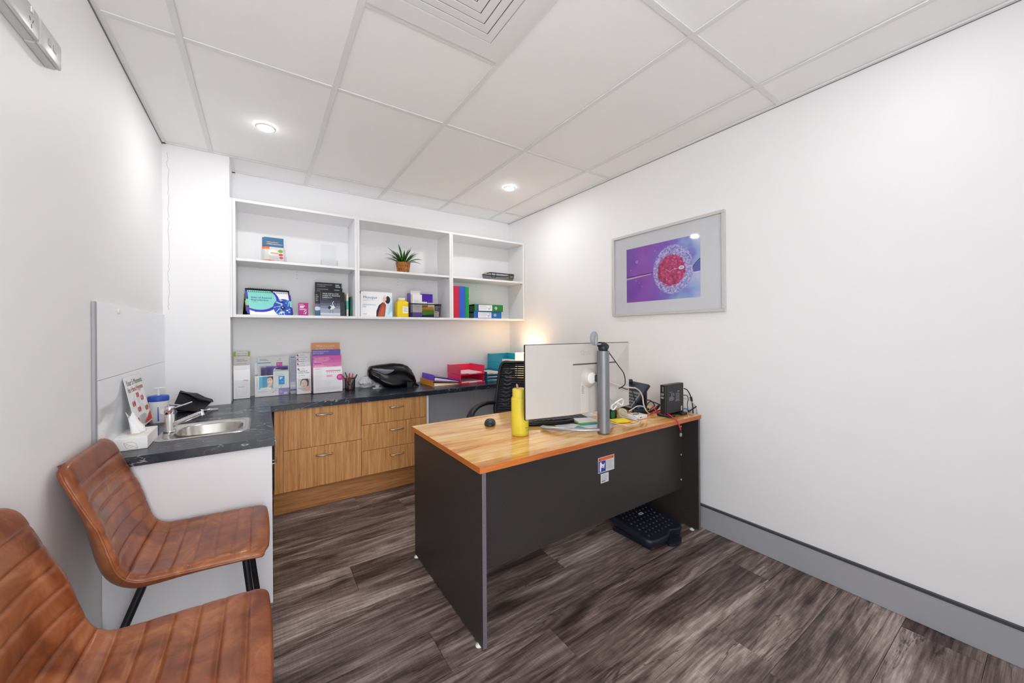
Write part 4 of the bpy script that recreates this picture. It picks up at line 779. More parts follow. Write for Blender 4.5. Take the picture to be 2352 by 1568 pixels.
# pen cup
pc = thing('pen_cup', 'black wire mesh pen cup beside the leaflet holders', 'pen cup', (.632, 3.40, zc))
T('rim', [(.040 * math.cos(a), .040 * math.sin(a), .098) for a in [2 * PI * i / 24 for i in range(24)]], .0028, BLACKM, pc, 6, closed=True); MB().lathe([(.038, 0), (.038, .004), (.002, .004)], BLACKM, 24).build('cup_base', pc)
mb = MB()
for k in range(40): a = 2 * PI * k / 40; mb.tube([(.038 * math.cos(a), .038 * math.sin(a), .003), (.040 * math.cos(a), .040 * math.sin(a), .098)], .0009, BLACKM, 4, cap=False)
for j in range(14): z = .006 + j * .0068; mb.tube([(.0386 * math.cos(a), .0386 * math.sin(a), z) for a in [2 * PI * i / 24 for i in range(24)]], .0008, BLACKM, 4, closed=True)
mb.build('wire_mesh', pc)
for k, (c, bx, by, tx_, ty_, h_, lb) in enumerate((('#c22734', .02, -.01, -.062, -.012, .125, 'red pen leaning far left in the wire cup'), ('#1c5a34', .012, .012, -.035, .012, .150, 'dark green pen, tallest in the wire cup'), ('#d02c3c', -.018, .005, .0, .012, .140, 'red pen standing upright in the middle of the wire cup'), ('#d8404c', -.006, -.018, .022, -.008, .138, 'pinkish red pen leaning a little right in the wire cup'), ('#17663a', -.014, -.012, .052, -.01, .118, 'green pen leaning right in the wire cup'), ('#1f4d33', -.018, .015, .06, .012, .126, 'dark green pen leaning furthest right in the wire cup'))):
    a = Vector((bx, by, .007)); b = Vector((tx_, ty_, h_)); o = thing('pen', lb, 'pen', Vector((.632, 3.40, zc)) + a, 0, 'pens in the wire cup'); d = b - a
    T('barrel', [(0, 0, 0), d * .7], .0042, P('#e4e2e0' if k % 2 else c), o, 8); T('pen_cap', [d * .68, d], [.0052, .0046], P(c), o, 8)
# crumpled bag + small device
cr = random.Random(9); bm = bmesh.new(); bmesh.ops.create_icosphere(bm, subdivisions=4, radius=1)
for q in bm.verts:
    n_ = q.co.normalized(); k = 1 + .16 * abs(math.sin(n_.x * 6 + n_.y * 5)) * math.sin(n_.z * 7 + 1) + .10 * abs(math.sin(n_.x * 11 + n_.z * 9)) + .05 * abs(math.sin(n_.y * 19 - n_.z * 15)); q.co = Vector((n_.x * .055 * k, n_.y * .045 * k, max(-.038, n_.z * .045 * k)))
o = MB().bm(bm, mat('white_film', '#e3e4e6', .3), False).build('plastic_bag', None, (.778, 3.470, zc + .0385)); tag(o, 'crumpled white plastic bag beside the black bag', 'bag')
s = Sheet(.05, .05)
dv = thing('small_adapter', 'small white plug adapter in front of the crumpled bag', 'adapter', (.836, 3.335, zc)); B('base_plate', (-.035, -.02, 0), (.035, .02, .007), WHITE_PL, dv, .002); B('plug_body', (-.012, -.012, .0072), (.018, .014, .034), P('#d5d6da'), dv, .003, 2)
# black bag: cushion-like leather bag with folds
bg = thing('black_bag', 'slouchy black leather bag lying on the dark worktop', 'bag', (.968, 3.33, zc), -.05)
def lerp_tab(tab, x):
    for (a, u), (b, v_) in zip(tab, tab[1:]):
        if x <= b: k = max(0, min(1, (x - a) / (b - a))); k = k * k * (3 - 2 * k) * .5 + k * .5; return u + (v_ - u) * k
    return tab[-1][1]
TOPZ = [(-.205, .165), (-.188, .196), (-.1, .207), (0, .214), (.07, .206), (.115, .188), (.155, .15), (.19, .10), (.205, .06)]
BOTZ = [(-.205, .11), (-.185, .085), (-.13, .045), (-.075, .008), (-.03, .001), (.205, .001)]
DEP = [(-.205, .035), (-.18, .075), (-.05, .10), (.1, .10), (.17, .075), (.205, .03)]
def bagp(x, a):
    zt_, zb_, d = lerp_tab(TOPZ, x), lerp_tab(BOTZ, x), lerp_tab(DEP, x); ca, sa = math.cos(a), math.sin(a); e = 2 / 3.0
    y = d * math.copysign(abs(ca) ** e, ca); z = (zt_ + zb_) / 2 + (zt_ - zb_) / 2 * math.copysign(abs(sa) ** e, sa); v_ = (z - zb_) / max(.02, zt_ - zb_)
    if y < 0:
        w_ = math.sin(PI * max(0, min(1, v_))) ** .8 * min(1, -y / .03)
        q = .55 - .9 * x - v_ + .06 * math.sin(x * 17); y += w_ * (.020 * math.exp(-(q / .13) ** 2) - .008 * math.exp(-((q - .28) / .12) ** 2))
        q2 = v_ - .25 + .7 * (x - .08); y += w_ * .014 * math.exp(-(q2 / .08) ** 2) * (x > -.12)
        y -= .030 * math.exp(-((x + .0) / .055) ** 2 - ((z - .032) / .028) ** 2)
        y += .012 * math.exp(-((x + .0) / .03) ** 2 - ((z - .045) / .016) ** 2)
    return Vector((x, y, z))
bx_ = [-.205 + .41 * i / 56 for i in range(57)]; ba = [2 * PI * k / 48 for k in range(48)]
MB().loft([[bagp(x, a) for a in ba] for x in bx_], mat('shiny_black_leather', '#0d0d12', .30, spec=.5), True, None, True, True).build('bag_body', bg)
fv = []; ff = []; N = 18; Mx = 4
for i in range(N + 1):
    u = i / N; x = -.178 + .17 * u; top_ = 2.50 + .10 * u; wd_ = .42 * (math.sin(PI * min(1, u * .9 + .08)) ** .7)
    for j in range(Mx + 1): fv.append(bagp(x, top_ + wd_ * j / Mx + .15 * u) + Vector((0, -.0035, .001)))
for i in range(N):
    for j in range(Mx): a = i * (Mx + 1) + j; ff.append((a, a + Mx + 1, a + Mx + 2, a + 1))
MB().add(fv, ff, mat('grey_lining', '#85838b', .45), True).build('flap', bg)
T('top_seam', [bagp(x, 1.95) + Vector((0, 0, .002)) for x in bx_[3:-6]], .0035, MATS['shiny_black_leather'], bg, 8)
sg = MB(); sg.loft([[Vector((.10, -.11, .001)), Vector((.15, -.10, .001)), Vector((.15, -.09, .045)), Vector((.10, -.10, .05))], [Vector((.17, -.09, .001)), Vector((.19, -.075, .001)), Vector((.19, -.07, .035)), Vector((.17, -.08, .04))], [Vector((.222, -.065, .001)), Vector((.224, -.062, .001)), Vector((.224, -.062, .004)), Vector((.222, -.065, .004))]], MATS['shiny_black_leather'], True, None, True, True); sg.build('loose_corner', bg)
# binders lying
def wedge(name, label, x, y, z, rz, c, L_, Hs, D, tl=0.):
    f = thing(name, label, 'binder', (x, y, z), rz, 'ring binders lying on the bench'); m = P(c, .35)
    B('spine', (0, 0, 0), (.003, L_, Hs), m, f, .001); B('cover', (.0032, 0, 0), (D, L_, .003), m, f, .001)
    a = math.atan2(Hs - .012, D); MB().box((0, 0, -.003), (D / math.cos(a), L_, 0), m, .001, Matrix.Translation((.0032, 0, Hs)) @ Matrix.Rotation(a, 4, 'Y')).build('cover', f)
    pb = MB(); k = .82; pb.prism([(.02, .0035), (D * .95, .0035), (D * .95, .007), (.02, (Hs) * .55)], 0, L_ - .02, PAPER, Matrix.Translation((0, .01 + L_ - .02, 0)) @ Matrix.Rotation(PI / 2, 4, 'X')); pb.build('page_block', f)
    rg_ = MB()
    for yy in (.08, .2): rg_.tube([(.03 + .018 * math.cos(t_), yy, .004 + .02 * math.sin(t_)) for t_ in [PI * i / 8 for i in range(9)]], .0016, STEEL, 6)
    rg_.build('ring_mechanism', f); return f
wedge('ring_binder', 'orange ring binder lying flat under the purple one', 1.268, 3.135, zc, .03, '#e0922c', .29, .052, .27)
pb_ = wedge('ring_binder', 'purple ring binder lying on the orange one', 1.272, 3.14, zc + .054, .02, '#7440e0', .28, .05, .27); pb_.rotation_euler = (0, .13, .0)
# letter trays
def tray(name, label, x, y, z, w_, d, hs, hb, c, alpha=0, papers=True, group=None, rz=0.):
    t_ = thing(name, label, 'letter tray', (x, y, z), rz, group); m = P(c, .28) if not alpha else mat('clear_' + c, c, .2, trans=.45)
    B('tray_base', (0, 0, 0), (w_, d, .003), m, t_)
    for x0 in (0, w_ - .0025):
        mb = MB(); mb.prism([(0.012, .003), (d, .003), (d, hs), (.0, hs)] , 0, .0025, m, Matrix.Translation((x0, 0, 0)) @ Matrix(((0, 0, 1, 0), (1, 0, 0, 0), (0, 1, 0, 0), (0, 0, 0, 1)))); mb.build('side_wall', t_)
    B('back_wall', (.0027, d - .0025, .0032), (w_ - .0027, d, hb), m, t_)
    mb = MB(); mb.box((0.0, -.004, -.002), (w_ * .32, .004, .010), m); mb.box((w_ * .68, -.004, -.002), (w_, .004, .010), m); mb.box((w_ * .32, -.003, -.002), (w_ * .68, .003, .004), m); mb.build('front_lip', t_)
    if papers: tag(B('paper_stack', (x + .015, y + .012, z + .0035), (x + w_ - .02, y + d - .02, z + .016), P('#dcd6dc', .6), None, .001), 'stack of white papers in the ' + label.split(' on ')[0].split(' beside')[0], 'paper', 'paper stacks in the letter trays')
    return t_
tray('letter_tray', 'lower red letter tray on the dark worktop', 1.540, 3.125, zc + .002, .252, .30, .080, .075, '#e62a50', group='red letter trays')
tray('letter_tray', 'upper red letter tray on its twin', 1.540, 3.128, zc + .0845, .252, .30, .080, .075, '#ea2e52', group='red letter trays')
for k in range(3): tray('letter_tray', ('lowest teal letter tray of the low stack', 'middle teal letter tray of the low stack', 'topmost teal letter tray of the low stack')[k], 1.818, 3.125, zc + .002 + k * .032, .215, .31, .030, .028, '#1a7ea3', group='low stack of teal trays')
for k in range(3): tray('letter_tray', ('bottom teal letter tray of the tall back stack', 'middle teal letter tray of the tall back stack', 'top teal letter tray of the tall back stack')[k], 2.045, 3.20, zc + .002 + k * .083, .245, .30, .081, .078, '#1ca3bd', group='tall stack of teal trays')
ye = tag(B('yellow_note', (0, 0, 0), (.05, .03, .002), P('#f0d030'), None, 0, 1, (1.87, 3.15, zc + .0845)), 'yellow note on the low teal trays', 'note')
# lamp
lm = thing('table_lamp', 'small glowing cream lamp with cut out pattern behind the monitor', 'lamp', (2.215, 3.075, zc))
SHADE = mat('glowing_cream_shade', '#fff1cf', .6, emit=1.6, emit_col='#ffe2a8')
B('lamp_base', (-.055, -.055, 0), (.055, .055, .03), P('#e8dcc2'), lm, .004, 2); MB().loft([[(a, b, .0302) for a, b in rrect(-.062, -.062, .062, .062, .008, 3)], [(a, b, .268) for a, b in rrect(-.062, -.062, .062, .062, .008, 3)], [(a, b, .268) for a, b in rrect(-.058, -.058, .058, .058, .008, 3)], [(a, b, .032) for a, b in rrect(-.058, -.058, .058, .058, .008, 3)]], SHADE, False).build('shade', lm)
for O_, U_ in (((-.062, -.0622, .03), (1, 0, 0)), ((-.0622, .062, .03), (0, -1, 0))):
    s = Sheet(.124, .238)
    for k in range(16): a = k * .42; s.ell(.062 + (.02 + .002 * k) * math.cos(a), .13 + (.02 + .0045 * k) * math.sin(a), .005, .0035, mat('amber_cutout', '#f2b84e', .5, emit=1.2, emit_col='#f4b040'), 10, nl=k > 0)
    s.build('cutout_pattern', lm, O_, U_, (0, 0, 1))
Lp = bpy.data.lights.new('lamp_bulb', 'POINT'); Lp.energy = LAMP_W * 2.2; Lp.color = (1, .84, .62); Lp.shadow_soft_size = .03
o = bpy.data.objects.new('lamp_bulb', Lp); COL.objects.link(o); o.parent = lm; o.location = (0, 0, .23)
# ================================================================== OFFICE CHAIR
oc = thing('office_chair', 'black mesh backed office chair behind the desk', 'chair', (1.635, 2.42, 0), math.radians(218))
# local: chair faces +X
st = MB(); st.box((-.24, -.24, .455), (.24, .24, .525), mat('chair_fabric', '#1b1c22', .8), .03, None, 3); st.build('seat', oc)
def backc(u, v_): # u lateral -1..1, v height 0..1
    wv = .225 - .018 * v_ + .012 * math.sin(PI * v_); return Vector((-.245 - .13 * v_ + .05 * u * u - .025 * math.sin(PI * v_), u * wv, .56 + .435 * v_))
loop = [backc(-1, v_) for v_ in [i / 10 for i in range(1, 10)]] + [backc(u, 1) for u in (-.9, -.6, -.3, 0, .3, .6, .9)] + [backc(1, v_) for v_ in [i / 10 for i in range(9, 0, -1)]] + [backc(u, 0) for u in (.9, .6, .3, 0, -.3, -.6, -.9)]
T('back_frame', smooth_path(loop, 3, True), .016, BLACKP, oc, 8, closed=True)
ms = MB(); MESHM = mat('black_mesh_fabric', '#17181e', .7)
rows = 21
for j in range(rows):
    v0, v1 = .03 + .94 * j / rows, .03 + .94 * (j + .86) / rows
    vs = []; fs = []
    for i in range(13):
        u = -.95 + 1.9 * i / 12
        for v_ in (v0, v1): p = backc(u, v_); vs += [p + Vector((.002, 0, 0)), p - Vector((.002, 0, 0))]
    for i in range(12): a = i * 4; fs += [(a, a + 4, a + 6, a + 2), (a + 1, a + 3, a + 7, a + 5), (a + 2, a + 6, a + 7, a + 3), (a, a + 1, a + 5, a + 4)]
    ms.add(vs, fs, MESHM, True)
for i in range(7): u = -.95 + 1.9 * i / 6; ms.tube([backc(u, v_ / 10) for v_ in range(11)], .004 if i % 3 else .012, MESHM, 4, cap=False)
ms.build('back_mesh', oc)
for sy in (-1, 1):
    chv = MB()
    for j in range(9):
        v_ = .18 + j * .075; p = [backc(sy * .80, v_ + .03), backc(sy * .66, v_), backc(sy * .52, v_ + .03)]; chv.tube([q + Vector((.005, 0, 0)) for q in p], .007, mat('mesh_chevron_grey', '#5a5c62', .7), 4)
    tag(chv.build('chevron_weave', oc), None, None, None, 'stuff')
for sy in (-1, 1):
    T('armrest', smooth_path([(-.24, sy * .245, .655), (-.12, sy * .265, .672), (.04, sy * .275, .675), (.15, sy * .275, .655), (.205, sy * .275, .605), (.17, sy * .27, .54), (.1, sy * .25, .50)], 5), .027, BLACKP, oc, 10, flat=.6)
MB().lathe([(.03, .10), (.03, .30), (.022, .30), (.022, .45)], BLACKP, 16).build('gas_column', oc); B('backrest_bracket', (-.32, -.03, .44), (-.2, .03, .60), BLACKP, oc, .01, 2)
for k in range(5):
    a = 2 * PI * k / 5 + .3; lg = T('base_arm', [(.02 * math.cos(a), .02 * math.sin(a), .11), (.28 * math.cos(a), .28 * math.sin(a), .075)], [.026, .018], BLACKP, oc, 8)
    MB().tube([(.285 * math.cos(a) - .02 * math.sin(a), .285 * math.sin(a) + .02 * math.cos(a), .029), (.285 * math.cos(a) + .02 * math.sin(a), .285 * math.sin(a) - .02 * math.cos(a), .029)], .028, RUBBER, 14).build('castor', lg)
# ================================================================== DESK
dk_ = thing('desk', 'office desk with glossy striped timber top and charcoal panels', 'desk')
ZD, YD0, YD1, XD0, XD1 = .735, 1.285, 2.08, .712, 2.306
def dpoly(x0, x1, y0, y1): return [(x0, y0), (x1, y0), (x1, y1), (x0, y1)]
B('desktop', (XD0, YD0, ZD - .024), (XD1, YD1, ZD), DESKTOP, dk_, .0008)
B('edge_strip', (XD0, YD0 - .0012, ZD - .0245), (XD1, YD0 + .0003, ZD - .0006), DESKEDGE, dk_); B('edge_strip', (XD0 - .0012, YD0, ZD - .0245), (XD0 + .0003, YD1, ZD - .0006), DESKEDGE, dk_)
for x0, x1 in ((XD0 + .012, XD0 + .030), (XD1 - .022, XD1 - .004)):
    sp_ = B('side_panel', (x0, YD0 + .006, .010), (x1, YD1 - .01, ZD - .0248), CHAR, dk_, .0008); B('edge_strip', (x0, YD0 + .0045, .010), (x1, YD0 + .0061, ZD - .0248), CHAREDGE, sp_)
    for y in (YD0 + .045, YD1 - .03): MB().lathe([(.014, 0), (.014, .004), (.006, .0045), (.006, .010)], mat('glide_white', '#e6e6e6', .4), 16, None, ((x0 + x1) / 2 - (.006 if x0 < 1 else .02), y, 0)).build('glide', sp_)
B('modesty_panel', (XD0 + .0302, 1.395, .242), (XD1 - .0222, 1.411, ZD - .0248), CHAR, dk_, .0008)
for z in (.645, .462, .300):
    MB().lathe([(.0055, 0), (.0055, .003), (.003, .004)], mat('screw_cover', '#b9b9b4', .4), 14, Matrix.Translation((2.262, 1.3948, z)) @ Matrix.Rotation(PI / 2, 4, 'X')).build('screw_cover', dk_)
s = Sheet(.128, .083); s.rect(0, 0, .128, .083, '#c9c8cd').rect(.004, .064, .12, .016, '#e2632c').poly([(.008, .067), (.018, .067), (.013, .076)], '#3a2418').poly([(.108, .067), (.118, .067), (.113, .076)], '#3a2418', True).rect(.004, .004, .055, .058, '#26399c').bars(.064, .054, .056, 8, .0062, '#a2a2aa')
s.poly([(.012, .008), (.022, .008), (.024, .03), (.034, .034), (.046, .018), (.052, .05), (.042, .042), (.03, .046), (.024, .058), (.014, .056)], '#e8e8ee'); s.line([(.024, .03), (.036, .026), (.044, .036)], .004, '#e8e8ee').build('warning_sticker', dk_, (1.492, 1.395, .506), *FR)
s = Sheet(.062, .05); s.rect(0, 0, .062, .05, '#cfced2').bars(.006, .04, .05, 6, .006, '#8f8f96').rect(.006, .006, .03, .006, '#6d6d74'); s.build('barcode_sticker', dk_, (1.512, 1.395, .449), *FR)
# footrest
ft = thing('footrest', 'black plastic tilting footrest with bumps under the desk', 'footrest', (2.005, 1.315, 0), .02)
FRP = mat('footrest_plastic', '#1b1d2b', .4)
tl = .16; Mt = Matrix.Translation((0, 0, .05)) @ Matrix.Rotation(tl, 4, 'X')
out = []
for a, b in rrect(-.175, .0, .175, .345, .055, 7):
    if b < .03 and -.1 < a < .1: pass
    out.append((a, b))
k_ = [i for i, q in enumerate(out) if q[1] < 1e-6]; pre = out[:max(k_[0], 0) + 1]
fr_ = []
for i in range(1, 18):
    u = i / 18; a = -.12 + .24 * u; fr_.append((a, .020 * math.exp(-((a - .045) / .035) ** 2) - .006 * math.exp(-((a + .05) / .06) ** 2)))
lo_ = [q for q in out]; cut = max(i for i, q in enumerate(lo_) if q[0] < 0 and q[1] < 1e-6)
out = lo_[:cut + 1] + fr_ + lo_[cut + 1:]
def sc(p, k): return [((x) * k, (y - .17) * k + .17) for x, y in p]
MB().loft([[(x, y, -.028) for x, y in sc(out, .985)], [(x, y, .0) for x, y in out], [(x, y, .010) for x, y in sc(out, .975)], [(x, y, .012) for x, y in sc(out, .93)], [(x, y, .009) for x, y in sc(out, .90)]], FRP, True, Mt, True, True).build('platform', ft)
bu = MB()
for r_ in range(9):
    for k in range(8):
        x = -.125 + k * .034 + (.017 if r_ % 2 else 0); y = .055 + r_ * .031
        if abs(x) < .14: bu.lathe([(.0068, .0085), (.006, .0125), (.0035, .0145), (.0005, .015)], FRP, 10, Mt, (x, y, 0), caps=False)
bu.build('grip_bumps', ft)
s = Sheet(.036, .018); s.rect(0, 0, .036, .018, '#e8e8ee').rect(.005, .006, .026, .006, '#1a1a22'); s.build('label', ft, Mt @ Vector((-.005, .200, .0155)), Mt.to_3x3() @ Vector((1, 0, 0)), Mt.to_3x3() @ Vector((0, 1, 0)))
B('base_frame', (-.15, .02, 0), (-.13, .30, .03), FRP, ft, .005); B('base_frame', (.13, .02, 0), (.15, .30, .03), FRP, ft, .005); B('cross_brace', (-.13, .12, .002), (.13, .15, .02), FRP, ft, .004)
MB().prism([(x * .06, -.012 + y * .03) for x, y in [(math.cos(a), math.sin(a)) for a in [2 * PI * i / 24 for i in range(24)]]], .004, .022, FRP).build('pedal', ft, (.035, .0, 0))
# ================================================================== MONITOR
mo = thing('monitor', 'large monitor seen from its white tapered back', 'monitor', (1.484, 1.347, ZD), math.radians(-4))
# local frame: x along screen, y away from camera
MW = .713; xL = -.420; xRr = xL + MW; zb, zt = .102, .466; y0 = .055
WB = mat('monitor_white', '#c2bdb8', .38)
B('screen_bezel', (xL - .002, y0 + .042, zb - .004), (xRr + .002, y0 + .052, zt + .003), mat('bezel_dark', '#2a1f1f', .35), mo, .002)
B('screen', (xL + .006, y0 + .0522, zb + .012), (xRr - .006, y0 + .053, zt - .006), mat('screen_off', '#101114', .12), mo)
sl, sr, sz = xL + .265, xRr - .135, zt - .105
xl2, xr2 = xL + .36, xRr - .28
bk_ = MB(); yb0, yb1 = y0 + .041, y0 + .006
V_ = {'TL': (xL, yb0, zt), 'TR': (xRr, yb0, zt), 'BL': (xL, yb0, zb), 'BR': (xRr, yb0, zb), 'SL': (sl, yb1, sz), 'SR': (sr, yb1, sz), 'PL': (sl, yb1, zb), 'PR': (sr, yb1, zb)}
def q4(*k): bk_.add([V_[i] for i in k], [tuple(range(len(k)))], WB)
q4('TL', 'SL', 'SR', 'TR'); q4('TL', 'BL', 'PL', 'SL'); q4('SL', 'PL', 'PR', 'SR'); q4('TR', 'SR', 'PR', 'BR')
bk_.add([V_['BL'], V_['BR'], V_['PR'], V_['PL']], [(0, 1, 2, 3)], WB); bk_.build('back_cover', mo)
B('vent_slot', (sl + .004, yb1 - .001, sz - .004), (sr - .004, yb1 + .003, sz + .003), mat('slot_brown', '#5a4c46', .6), mo)
B('cable_cover', (-.105, yb1 - .003, zb + .002), (-.052, yb1 - .0002, zb + .165), mat('cover_beige', '#cdc7c1', .45), mo, .001)
Mv = Matrix.Translation((-.045, yb1, zb + .185)) @ Matrix.Rotation(PI / 2, 4, 'X')
MB().lathe([(.052, 0), (.046, .012), (.034, .022), (.030, .024)], WB, 32, Mv).build('mount_cone', mo); MB().lathe([(.030, .0242), (.030, .027), (.022, .029), (.004, .029)], mat('ring_white', '#e6e3df', .3), 32, Mv).build('mount_ring', mo)
s = Sheet(.1, .03); s.ell(.015, .015, .013, .013, mat('logo_emboss', '#aaa5a1', .3), 24).ell(.015, .015, .0105, .0105, WB, 24).rect(.0145, .008, .001, .012, MATS['logo_emboss']).rect(.0145, .008, .006, .001, MATS['logo_emboss'], True).text('LG', .036, .005, .026, MATS['logo_emboss'])
ang = math.atan2(yb0 - yb1, zt - sz)
s.build('logo', mo, (-.085, yb0 - (yb0 - yb1) * (.062 / .105) - .0008, zt - .062), (1, 0, 0), (0, math.sin(ang), math.cos(ang)))
s = Sheet(.09, .05); s.rect(0, 0, .028, .05, '#d6d2ce').bars(.002, .044, .022, 7, .0065, '#55504e').bars(.04, .04, .04, 2, .01, '#bdb8b4'); s.build('rating_label', mo, (-.1, yb1 - .0031, zb + .098), *FR)
T('stand_post', [(0, 0, .004), (0, 0, .43)], [.0315, .0315], SILVER, mo, 28)
B('mount_arm', (-.03, .02, .268), (.0, yb1 + .002, .302), BLACKP, mo, .003)
arc = [(-.225, .235, .012), (-.21, .18, .016), (-.155, .095, .020), (-.08, .035, .021), (0, .002, .021), (.07, .022, .021), (.115, .085, .020), (.155, .14, .016), (.18, .175, .012)]
T('stand_foot', smooth_path(arc, 4), .016, mat('silver_foot', '#b6b7ba', .3, .6), mo, 10, flat=.55)
# webcam
wc = thing('webcam', 'grey disc webcam with black swivel clipped on the stand post', 'webcam', (1.484, 1.347, ZD + .4302))
MB().lathe([(.020, 0), (.024, .004), (.026, .02), (.02, .03), (.002, .031)], mat('webcam_dark', '#23252f', .35), 20).build('swivel_base', wc)
MB().tube([(.022, -.004, .016), (.0, 0, .026), (-.03, .0, .034)], [.019, .021, .014], MATS['webcam_dark'], 14).build('hinge', wc)
GC = mat('webcam_grey', '#9a9ca0', .35)
B('camera_arm', (-.055, -.014, .032), (.012, .016, .040), GC, wc, .004, 2); Mw = Matrix.Translation((-.062, .004, .066)) @ Matrix.Rotation(.35, 4, 'Z') @ Matrix.Rotation(PI / 2, 4, 'X')
MB().lathe([(.034, -.007), (.036, -.004), (.036, .004), (.034, .007), (.002, .008)], GC, 32, Mw).build('camera_disc', wc); T('camera_neck', [(-.062, -.006, .036), (-.062, -.009, .078)], .008, GC, wc, 8)
tag(T('webcam_cable', smooth_path([(1.49, 1.34, 1.183), (1.535, 1.338, 1.139), (1.59, 1.335, 1.081), (1.645, 1.345, 1.034), (1.655, 1.345, .982), (1.64, 1.35, .965), (1.61, 1.352, .957), (1.64, 1.355, .958), (1.73, 1.40, .936), (1.88, 1.48, .905), (1.96, 1.53, .867), (1.99, 1.54, .822), (2.03, 1.56, .781), (2.043, 1.592, ZD + .0035)]), .0028, mat('brown_black_cable', '#2b1c1c', .5), None, 6), 'thin dark cable hanging from the webcam to the desk phone', 'cable')
# ================================================================== DESK ITEMS
wbq = thing('water_bottle', 'yellow drink bottle with straw lid on the desk', 'bottle', (1.113, 1.578, ZD + .0005))
YB = NT('matte_yellow', rough=.45); YB.base(YB.ramp(YB.noise(YB.coord(), 60, 2), [(.3, '#decb38'), (.7, '#e3d040')])); YB = YB.m
MB().lathe([(.040, 0), (.044, .002), (.0445, .016), (.0448, .018), (.0448, .186), (.0435, .192), (.0400, .195)], YB, 40).build('bottle_body', wbq)
MB().lathe([(.0385, .1952), (.0385, .199), (.0385, .234), (.037, .238), (.004, .239)], mat('lid_yellow', '#e6d24c', .4), 40).build('lid', wbq)
T('straw', [(-.012, .0, .238), (-.018, 0, .258), (-.016, 0, .262)], .006, mat('straw_tan', '#b98f72', .4), wbq, 10)
s = Sheet(.06, .03); s.text('frank', .008, .016, .014, '#6d6420').text('green', .014, .004, .014, '#6d6420')
lg_ = s.build('lettering', wbq, (0, 0, 0), (1, 0, 0), (0, 1, 0))
for q in lg_.data.vertices: a = math.radians(-92) + q.co.x / .0449 - .1; q.co = Vector((.0451 * math.cos(a), .0451 * math.sin(a), .022 + q.co.y))
# mouse
mu_ = thing('computer_mouse', 'small black wireless mouse on the desk', 'mouse', (1.092, 1.848, ZD + .0005), math.radians(-33))
bm = bmesh.new(); bmesh.ops.create_uvsphere(bm, u_segments=28, v_segments=16, radius=1)
for q in bm.verts: n_ = q.co.copy(); e_ = (abs(n_.x) ** 2.6 + abs(n_.y) ** 2.6 + abs(n_.z) ** 2.2) ** (-1 / 2.5); q.co = Vector((n_.x * e_ * .032 * (1 - .1 * n_.y), n_.y * e_ * .052, max(0, (n_.z * e_ * .027 * (1 - .18 * n_.y) if n_.z > 0 else n_.z * .006) + .003)))
MB().bm(bm, mat('mouse_dark', '#24262d', .35), True).build('mouse_shell', mu_); T('scroll_wheel', [(-.003, -.024, .0225), (.003, -.024, .0225)], .007, RUBBER, mu_, 12); B('logo_mark', (-.004, -.002, .0285), (.004, .006, .0305), SILVER, mu_)
mu_.rotation_euler.z += PI
# keyboard
ky = thing('keyboard', 'low black keyboard behind the monitor on the desk', 'keyboard', (1.445, 1.73, ZD + .0005), math.radians(-17))
B('key_deck', (-.225, -.07, 0), (.225, .07, .012), BLACKP, ky, .003); km = MB()
for r_ in range(5):
    for k in range(15): km.box((-.215 + k * .0288, -.062 + r_ * .0255, .0122), (-.215 + k * .0288 + .0255, -.062 + r_ * .0255 + .022, .0165), DARKP)
tag(km.build('keys', ky), None, None, None, 'stuff')
tag(T('monitor_power_lead', smooth_path([(1.25, 1.69, ZD + .012), (1.32, 1.655, ZD + .012), (1.45, 1.60, ZD + .012), (1.56, 1.62, ZD + .012)]), .011, BLACKP, None, 8), 'thick black lead lying on the desk under the monitor', 'cable')
# papers and notes
def paper(name, label, x, y, w_, d, rz, c, z=0., th=.0008, cat='paper', fn=None, group=None):
    o = tag(B(name, (-w_ / 2, -d / 2, 0), (w_ / 2, d / 2, th), P(c, .7), None, 0, 1, (x, y, ZD + .0006 + z), (0, 0, rz)), label, cat, group)
    if fn: s = Sheet(w_, d); fn(s, w_, d); s.build('page_print', o, (-w_ / 2, -d / 2, th), (1, 0, 0), (0, 1, 0))
    return o
ln_ = lambda s, w_, d: s.bars(w_ * .1, d * .8, w_ * .8, 8, d * .08, '#c9c9cf')
paper('teal_card', 'teal card lying under the white notes behind the monitor stand', 1.455, 1.505, .14, .06, .2, '#4fa8a4', 0)
paper('note_sheet', 'white printed note sheet nearest the left of the loose papers', 1.435, 1.57, .10, .105, .35, '#eceef0', .0012, fn=ln_)
paper('note_sheet', 'white note sheet under the memo pad', 1.545, 1.505, .14, .11, .15, '#e6ecef', .0022, fn=ln_)
tag(B('memo_pad', (-.055, -.045, 0), (.055, .045, .006), P('#35a8d8'), None, .0005, 1, (1.555, 1.545, ZD + .004), (0, 0, -.3)), 'bright blue memo pad at the bottom of the pad pile', 'memo pad')
tag(B('memo_pad', (-.055, -.045, 0), (.055, .045, .006), P('#9ccc3a'), None, .0005, 1, (1.552, 1.55, ZD + .0102), (0, 0, -.34)), 'lime green memo pad between the blue and white pads', 'memo pad')
tag(B('memo_pad', (-.055, -.045, 0), (.055, .045, .006), P('#f0f0f2'), None, .0005, 1, (1.555, 1.553, ZD + .0164), (0, 0, -.38)), 'white memo pad on top of the pad pile', 'memo pad')
paper('pink_card', 'card with a pink block beside the monitor stand', 1.545, 1.45, .06, .035, -.1, '#d9d2e4', .0034, fn=lambda s, w_, d: s.rect(w_ * .5, d * .1, w_ * .4, d * .7, '#b8357a'))
paper('mint_card', 'pale mint card beside the white memo pad', 1.64, 1.515, .07, .06, -.2, '#cfe8e2', .0002)
paper('loose_sheet', 'white sheet under the bottom edge of the monitor', 1.71, 1.69, .13, .075, -.15, '#e9e9ee', 0, fn=ln_)
